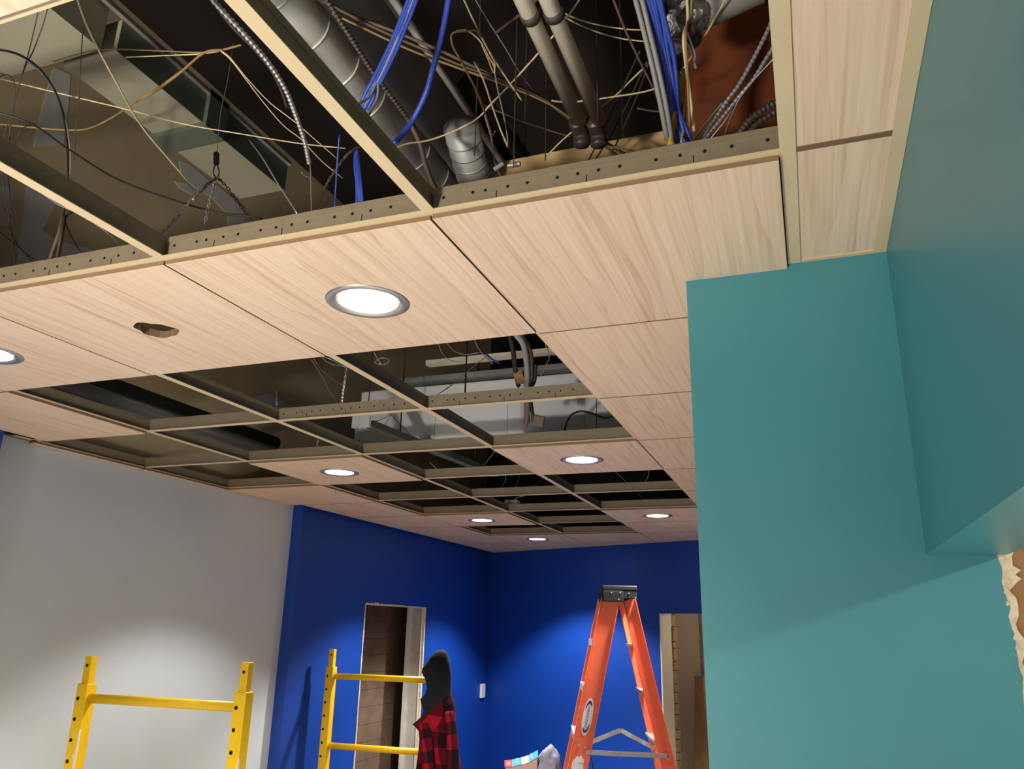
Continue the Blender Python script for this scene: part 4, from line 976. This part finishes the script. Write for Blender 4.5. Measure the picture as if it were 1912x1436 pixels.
# spreaders
zs = PD(1145, 1398, LD).z
def sbar(a, b, nm='spreader'): return lbuild(MB().bar(a, b, .006, .026), nm, 'alu')
sbar((fx(zs) + .03, -fy(zs) - .012, zs), (.04, -(fy(zs) + ry(zs)) / 2 - .012, zs - .008)); sbar((-.02, -(fy(zs) + ry(zs)) / 2 - .018, zs - .006), (rx(zs) + .01, -ry(zs) - .018, zs - .010))
zf = zs - .02
sbar((fx(zf) + .03, fy(zf), zf), (.02, (fy(zf) + ry(zf)) / 2, zf + .10)); sbar((.02, (fy(zf) + ry(zf)) / 2 + .008, zf + .10), (rx(zf) - .02, ry(zf), zf))
lbuild(MB().tube(smooth_pts([(fx(zs) + .06, -.1, zs + .05), (fx(zs) + .045, -.12, zs - .01), (fx(zs) + .01, -.14, zs - .12), (fx(zs) - .05, -.14, zs - .3)]), .006, 6), 'strap', 'cap')
lbuild(MB().tube(smooth_pts([(fx(zs) + .05, -.1, zs + .0), (fx(zs) + .075, -.1, zs - .08), (fx(zs) + .09, -.1, zs - .2)]), .004, 6), 'strap', 'cap')
# printed oval sticker on the front rail, worn sticker lower down
def on_rail(s, u_, out=.0):    # s: height, u_: across the web
    ax = Vector((1, 0, -.2)).normalized(); return Vector((fx(s), -fy(s) - .0045 - out, s)) + ax * u_
def decal(zc, hl, hwid, m, out, name, irregular=0, ring=None):
    rg = random.Random(2); mb = MB(); n = 28; dirz = Vector((fx(zc - .1) - fx(zc + .1), 0, -.2)).normalized(); ax = Vector((-dirz.z, 0, dirz.x)).normalized()
    c = Vector((fx(zc), -fy(zc) - .0045, zc))
    def pt(t, k_, o_): return c + dirz * (math.sin(t) * hl * k_) + ax * (math.cos(t) * hwid * k_) + Vector((0, -o_ - (.056 * math.sin(t) * hl * k_ * 1.0), 0))
    if ring is None:
        base = 0
        kk = [1 + irregular * rg.uniform(-1, 1) for _ in range(n)]
        for o_ in (-.002, out):
            for q in range(n): mb.v.append(pt(2 * math.pi * q / n, kk[q], o_))
        mb.f.append(tuple(range(n))); mb.f.append(tuple(range(2 * n - 1, n - 1, -1)))
        for k in range(n): mb.f.append((k, (k + 1) % n, n + (k + 1) % n, n + k))
    else:
        t0, t1 = ring
        for q in range(13):
            t = t0 + (t1 - t0) * q / 12
            for k_ in (.70, .86): mb.v.append(pt(t, k_, out))
        for q in range(12): mb.f.append((2 * q, 2 * q + 1, 2 * q + 3, 2 * q + 2))
    return lbuild(mb, name, m, near_rail)
zc = PD(1084, 1332, LD).z
decal(zc, .108, .030, 'white_plastic', .001, 'sticker')
decal(zc, .108, .030, 'purple', .0018, 'sticker_print', ring=(-2.6, -.9)); decal(zc, .108, .030, 'purple', .0018, 'sticker_print', ring=(.5, 2.2))
tx = MB(); rg = random.Random(8); dirz = Vector((fx(0) - fx(1), 0, -1)).normalized(); ax = Vector((-dirz.z, 0, dirz.x)).normalized()
for q in range(7):
    t = -.055 + q * .0185; c = Vector((fx(zc), -fy(zc) - .0068, zc)) + dirz * t + Vector((0, -.056 * t, 0))
    tx.bar(c - dirz * .005 - ax * .006, c + dirz * .004 + ax * (.007 if q != 6 else .013), .0022, .0022)
lbuild(tx, 'sticker_print', 'purple', near_rail)
zc2 = PD(1054, 1428, LD).z
decal(zc2, .09, .032, 'white_plastic', .001, 'worn_sticker', irregular=.22)
for zz_ in (zs + .02, zs + .015):
    pass
bo = MB()
for zz_, u_ in ((zs + .035, -.02), (zs + .025, .02), (zs - .06, .005), (zs - .065, .022)):
    c = Vector((fx(zz_) + u_, -fy(zz_) - .005, zz_)); bo.tube([c, c + Vector((0, -.004, 0))], .006, 8)
for zz_ in (zs + .03, zs - .03):
    c = Vector((rx(zz_) + .01, -ry(zz_) - .005, zz_)); bo.tube([c, c + Vector((0, -.004, 0))], .006, 8)
lbuild(bo, 'rivet', 'alu')
for sgn in (-1, 1):
    for X in (FX1, RX1): lbuild(MB().box(X - .05, X + .05, sgn * .27 - .02, sgn * .27 + .04, 0, .04), 'foot', 'cap')
# ------------------------------------------------------------------ printed carton with rag on a cart, behind the ladder
BD = 6.2
c0 = PD(985, 1436, BD); br = lx.copy(); bb = Vector((-br.y, br.x, 0))
zt_ = c0.z - .12
kt = empty('utility_cart', (c0.x, c0.y, 0), math.atan2(br.y, br.x)); tag(kt, 'grey two shelf cart carrying the printed packet', 'cart')
KM = Matrix.Translation((c0.x + .03, c0.y + .02, 0)) @ Matrix.Rotation(math.atan2(br.y, br.x), 4, 'Z')
for z in (.25, zt_ - .03): MB().box(-.26, .28, -.16, .2, z, z + .029, KM).build('shelf', 'galv_dark', kt)
for x in (-.25, .25):
    for y in (-.15, .18): MB().box(x, x + .02, y, y + .02, .0, zt_ - .0, KM).build('leg', 'galv_dark', kt)
pk = empty('printed_packet', (c0.x, c0.y, zt_)); tag(pk, 'open packet printed with cyan, white and red blocks beside the ladder', 'packet')
# curved top band across the packet front, in colour blocks
tops = [(942, 1420), (955, 1419), (972, 1415), (986, 1411), (1000, 1403), (1004, 1400.5)]
cols = [(942, 956, 'p_red'), (956, 974, 'p_blue'), (974, 987, 'p_white'), (987, 1004, 'p_blue')]
def topy(x):
    for (xa, ya), (xb, yb) in zip(tops, tops[1:]):
        if xa <= x <= xb: return ya + (yb - ya) * (x - xa) / (xb - xa)
    return tops[-1][1]
for xa, xb, m in cols:
    mb = MB(); N_ = 4
    for k in range(N_ + 1):
        x = xa + (xb - xa) * k / N_; y = topy(x)
        p0 = PD(x, y, BD); p1 = PD(x + .6, y + 13, BD - .02)
        for p in (p0, p1): mb.v += [p, p + bb * .012]
    for k in range(N_):
        q = 4 * k; mb.f += [(q, q + 4, q + 6, q + 2), (q + 1, q + 3, q + 7, q + 5), (q, q + 1, q + 5, q + 4), (q + 2, q + 6, q + 7, q + 3)]
    mb.f += [(0, 2, 3, 1), (4 * N_, 4 * N_ + 1, 4 * N_ + 3, 4 * N_ + 2)]
    mb.build('printed_flap', m, pk)
for x in (965, 992): 
    p = PD(x, topy(x) + 5, BD - .014); MB().bar(p + Vector((0, 0, .02)), p - Vector((0, 0, .015)) + br * .006, .016, .004, bb).build('print_mark', 'p_white', pk)
p = PD(950, 1426, BD - .014); MB().tube([p, p - bb * .003], .014, 12).build('print_mark', 'p_white', pk)
mb = MB(); ptl = []
for x in (944, 956, 972, 986, 1003):
    p0 = PD(x, topy(x) + 13, BD - .018); p1 = Vector((p0.x, p0.y, zt_))
    for p in (p0, p1): mb.v += [p, p + bb * .10]
for k in range(4):
    q = 4 * k; mb.f += [(q, q + 4, q + 6, q + 2), (q + 1, q + 3, q + 7, q + 5), (q, q + 1, q + 5, q + 4), (q + 2, q + 6, q + 7, q + 3)]
mb.f += [(0, 2, 3, 1), (16, 17, 19, 18)]
mb.build('body', 'card', pk)
# grey rag beside it
def rag(name, label, cx, cy, rx_, ry_, dist, m, seed):
    c = PD(cx, cy, dist); bm = bmesh.new(); bmesh.ops.create_icosphere(bm, subdivisions=4, radius=1)
    k = dist / F_PX
    for v in bm.verts:
        n_ = noise.noise(v.co * 1.7 + Vector((seed, 0, 0))) * .25 + noise.noise(v.co * 4 + Vector((0, seed, 0))) * .12
        v.co *= 1 + n_; v.co = br * (v.co.x * rx_ * k) + bb * (v.co.y * .07) + Vector((0, 0, v.co.z * ry_ * k))
        v.co.z = max(v.co.z, zt_ - c.z)
    me = bpy.data.meshes.new(name); bm.to_mesh(me); bm.free(); me.materials.append(M[m])
    for p in me.polygons: p.use_smooth = True
    o = bpy.data.objects.new(name, me); col.objects.link(o); o.location = c; return tag(o, label, 'rag')
rag('grey_rag', 'crumpled grey rag between the printed packet and the ladder', 1024, 1436, 22, 34, BD + .03, 'rag', 3)
# thermostat on the blue wall by the corner
p = PXx(899, 1290, XB)
t_ = empty('wall_thermostat', p); tag(t_, 'small white wall thermostat near the blue corner', 'thermostat')
MB().box(XB, XB + .022, p.y - .05, p.y + .05, p.z - .062, p.z + .062).build('cover', 'white_plastic', t_, bevel=.008)
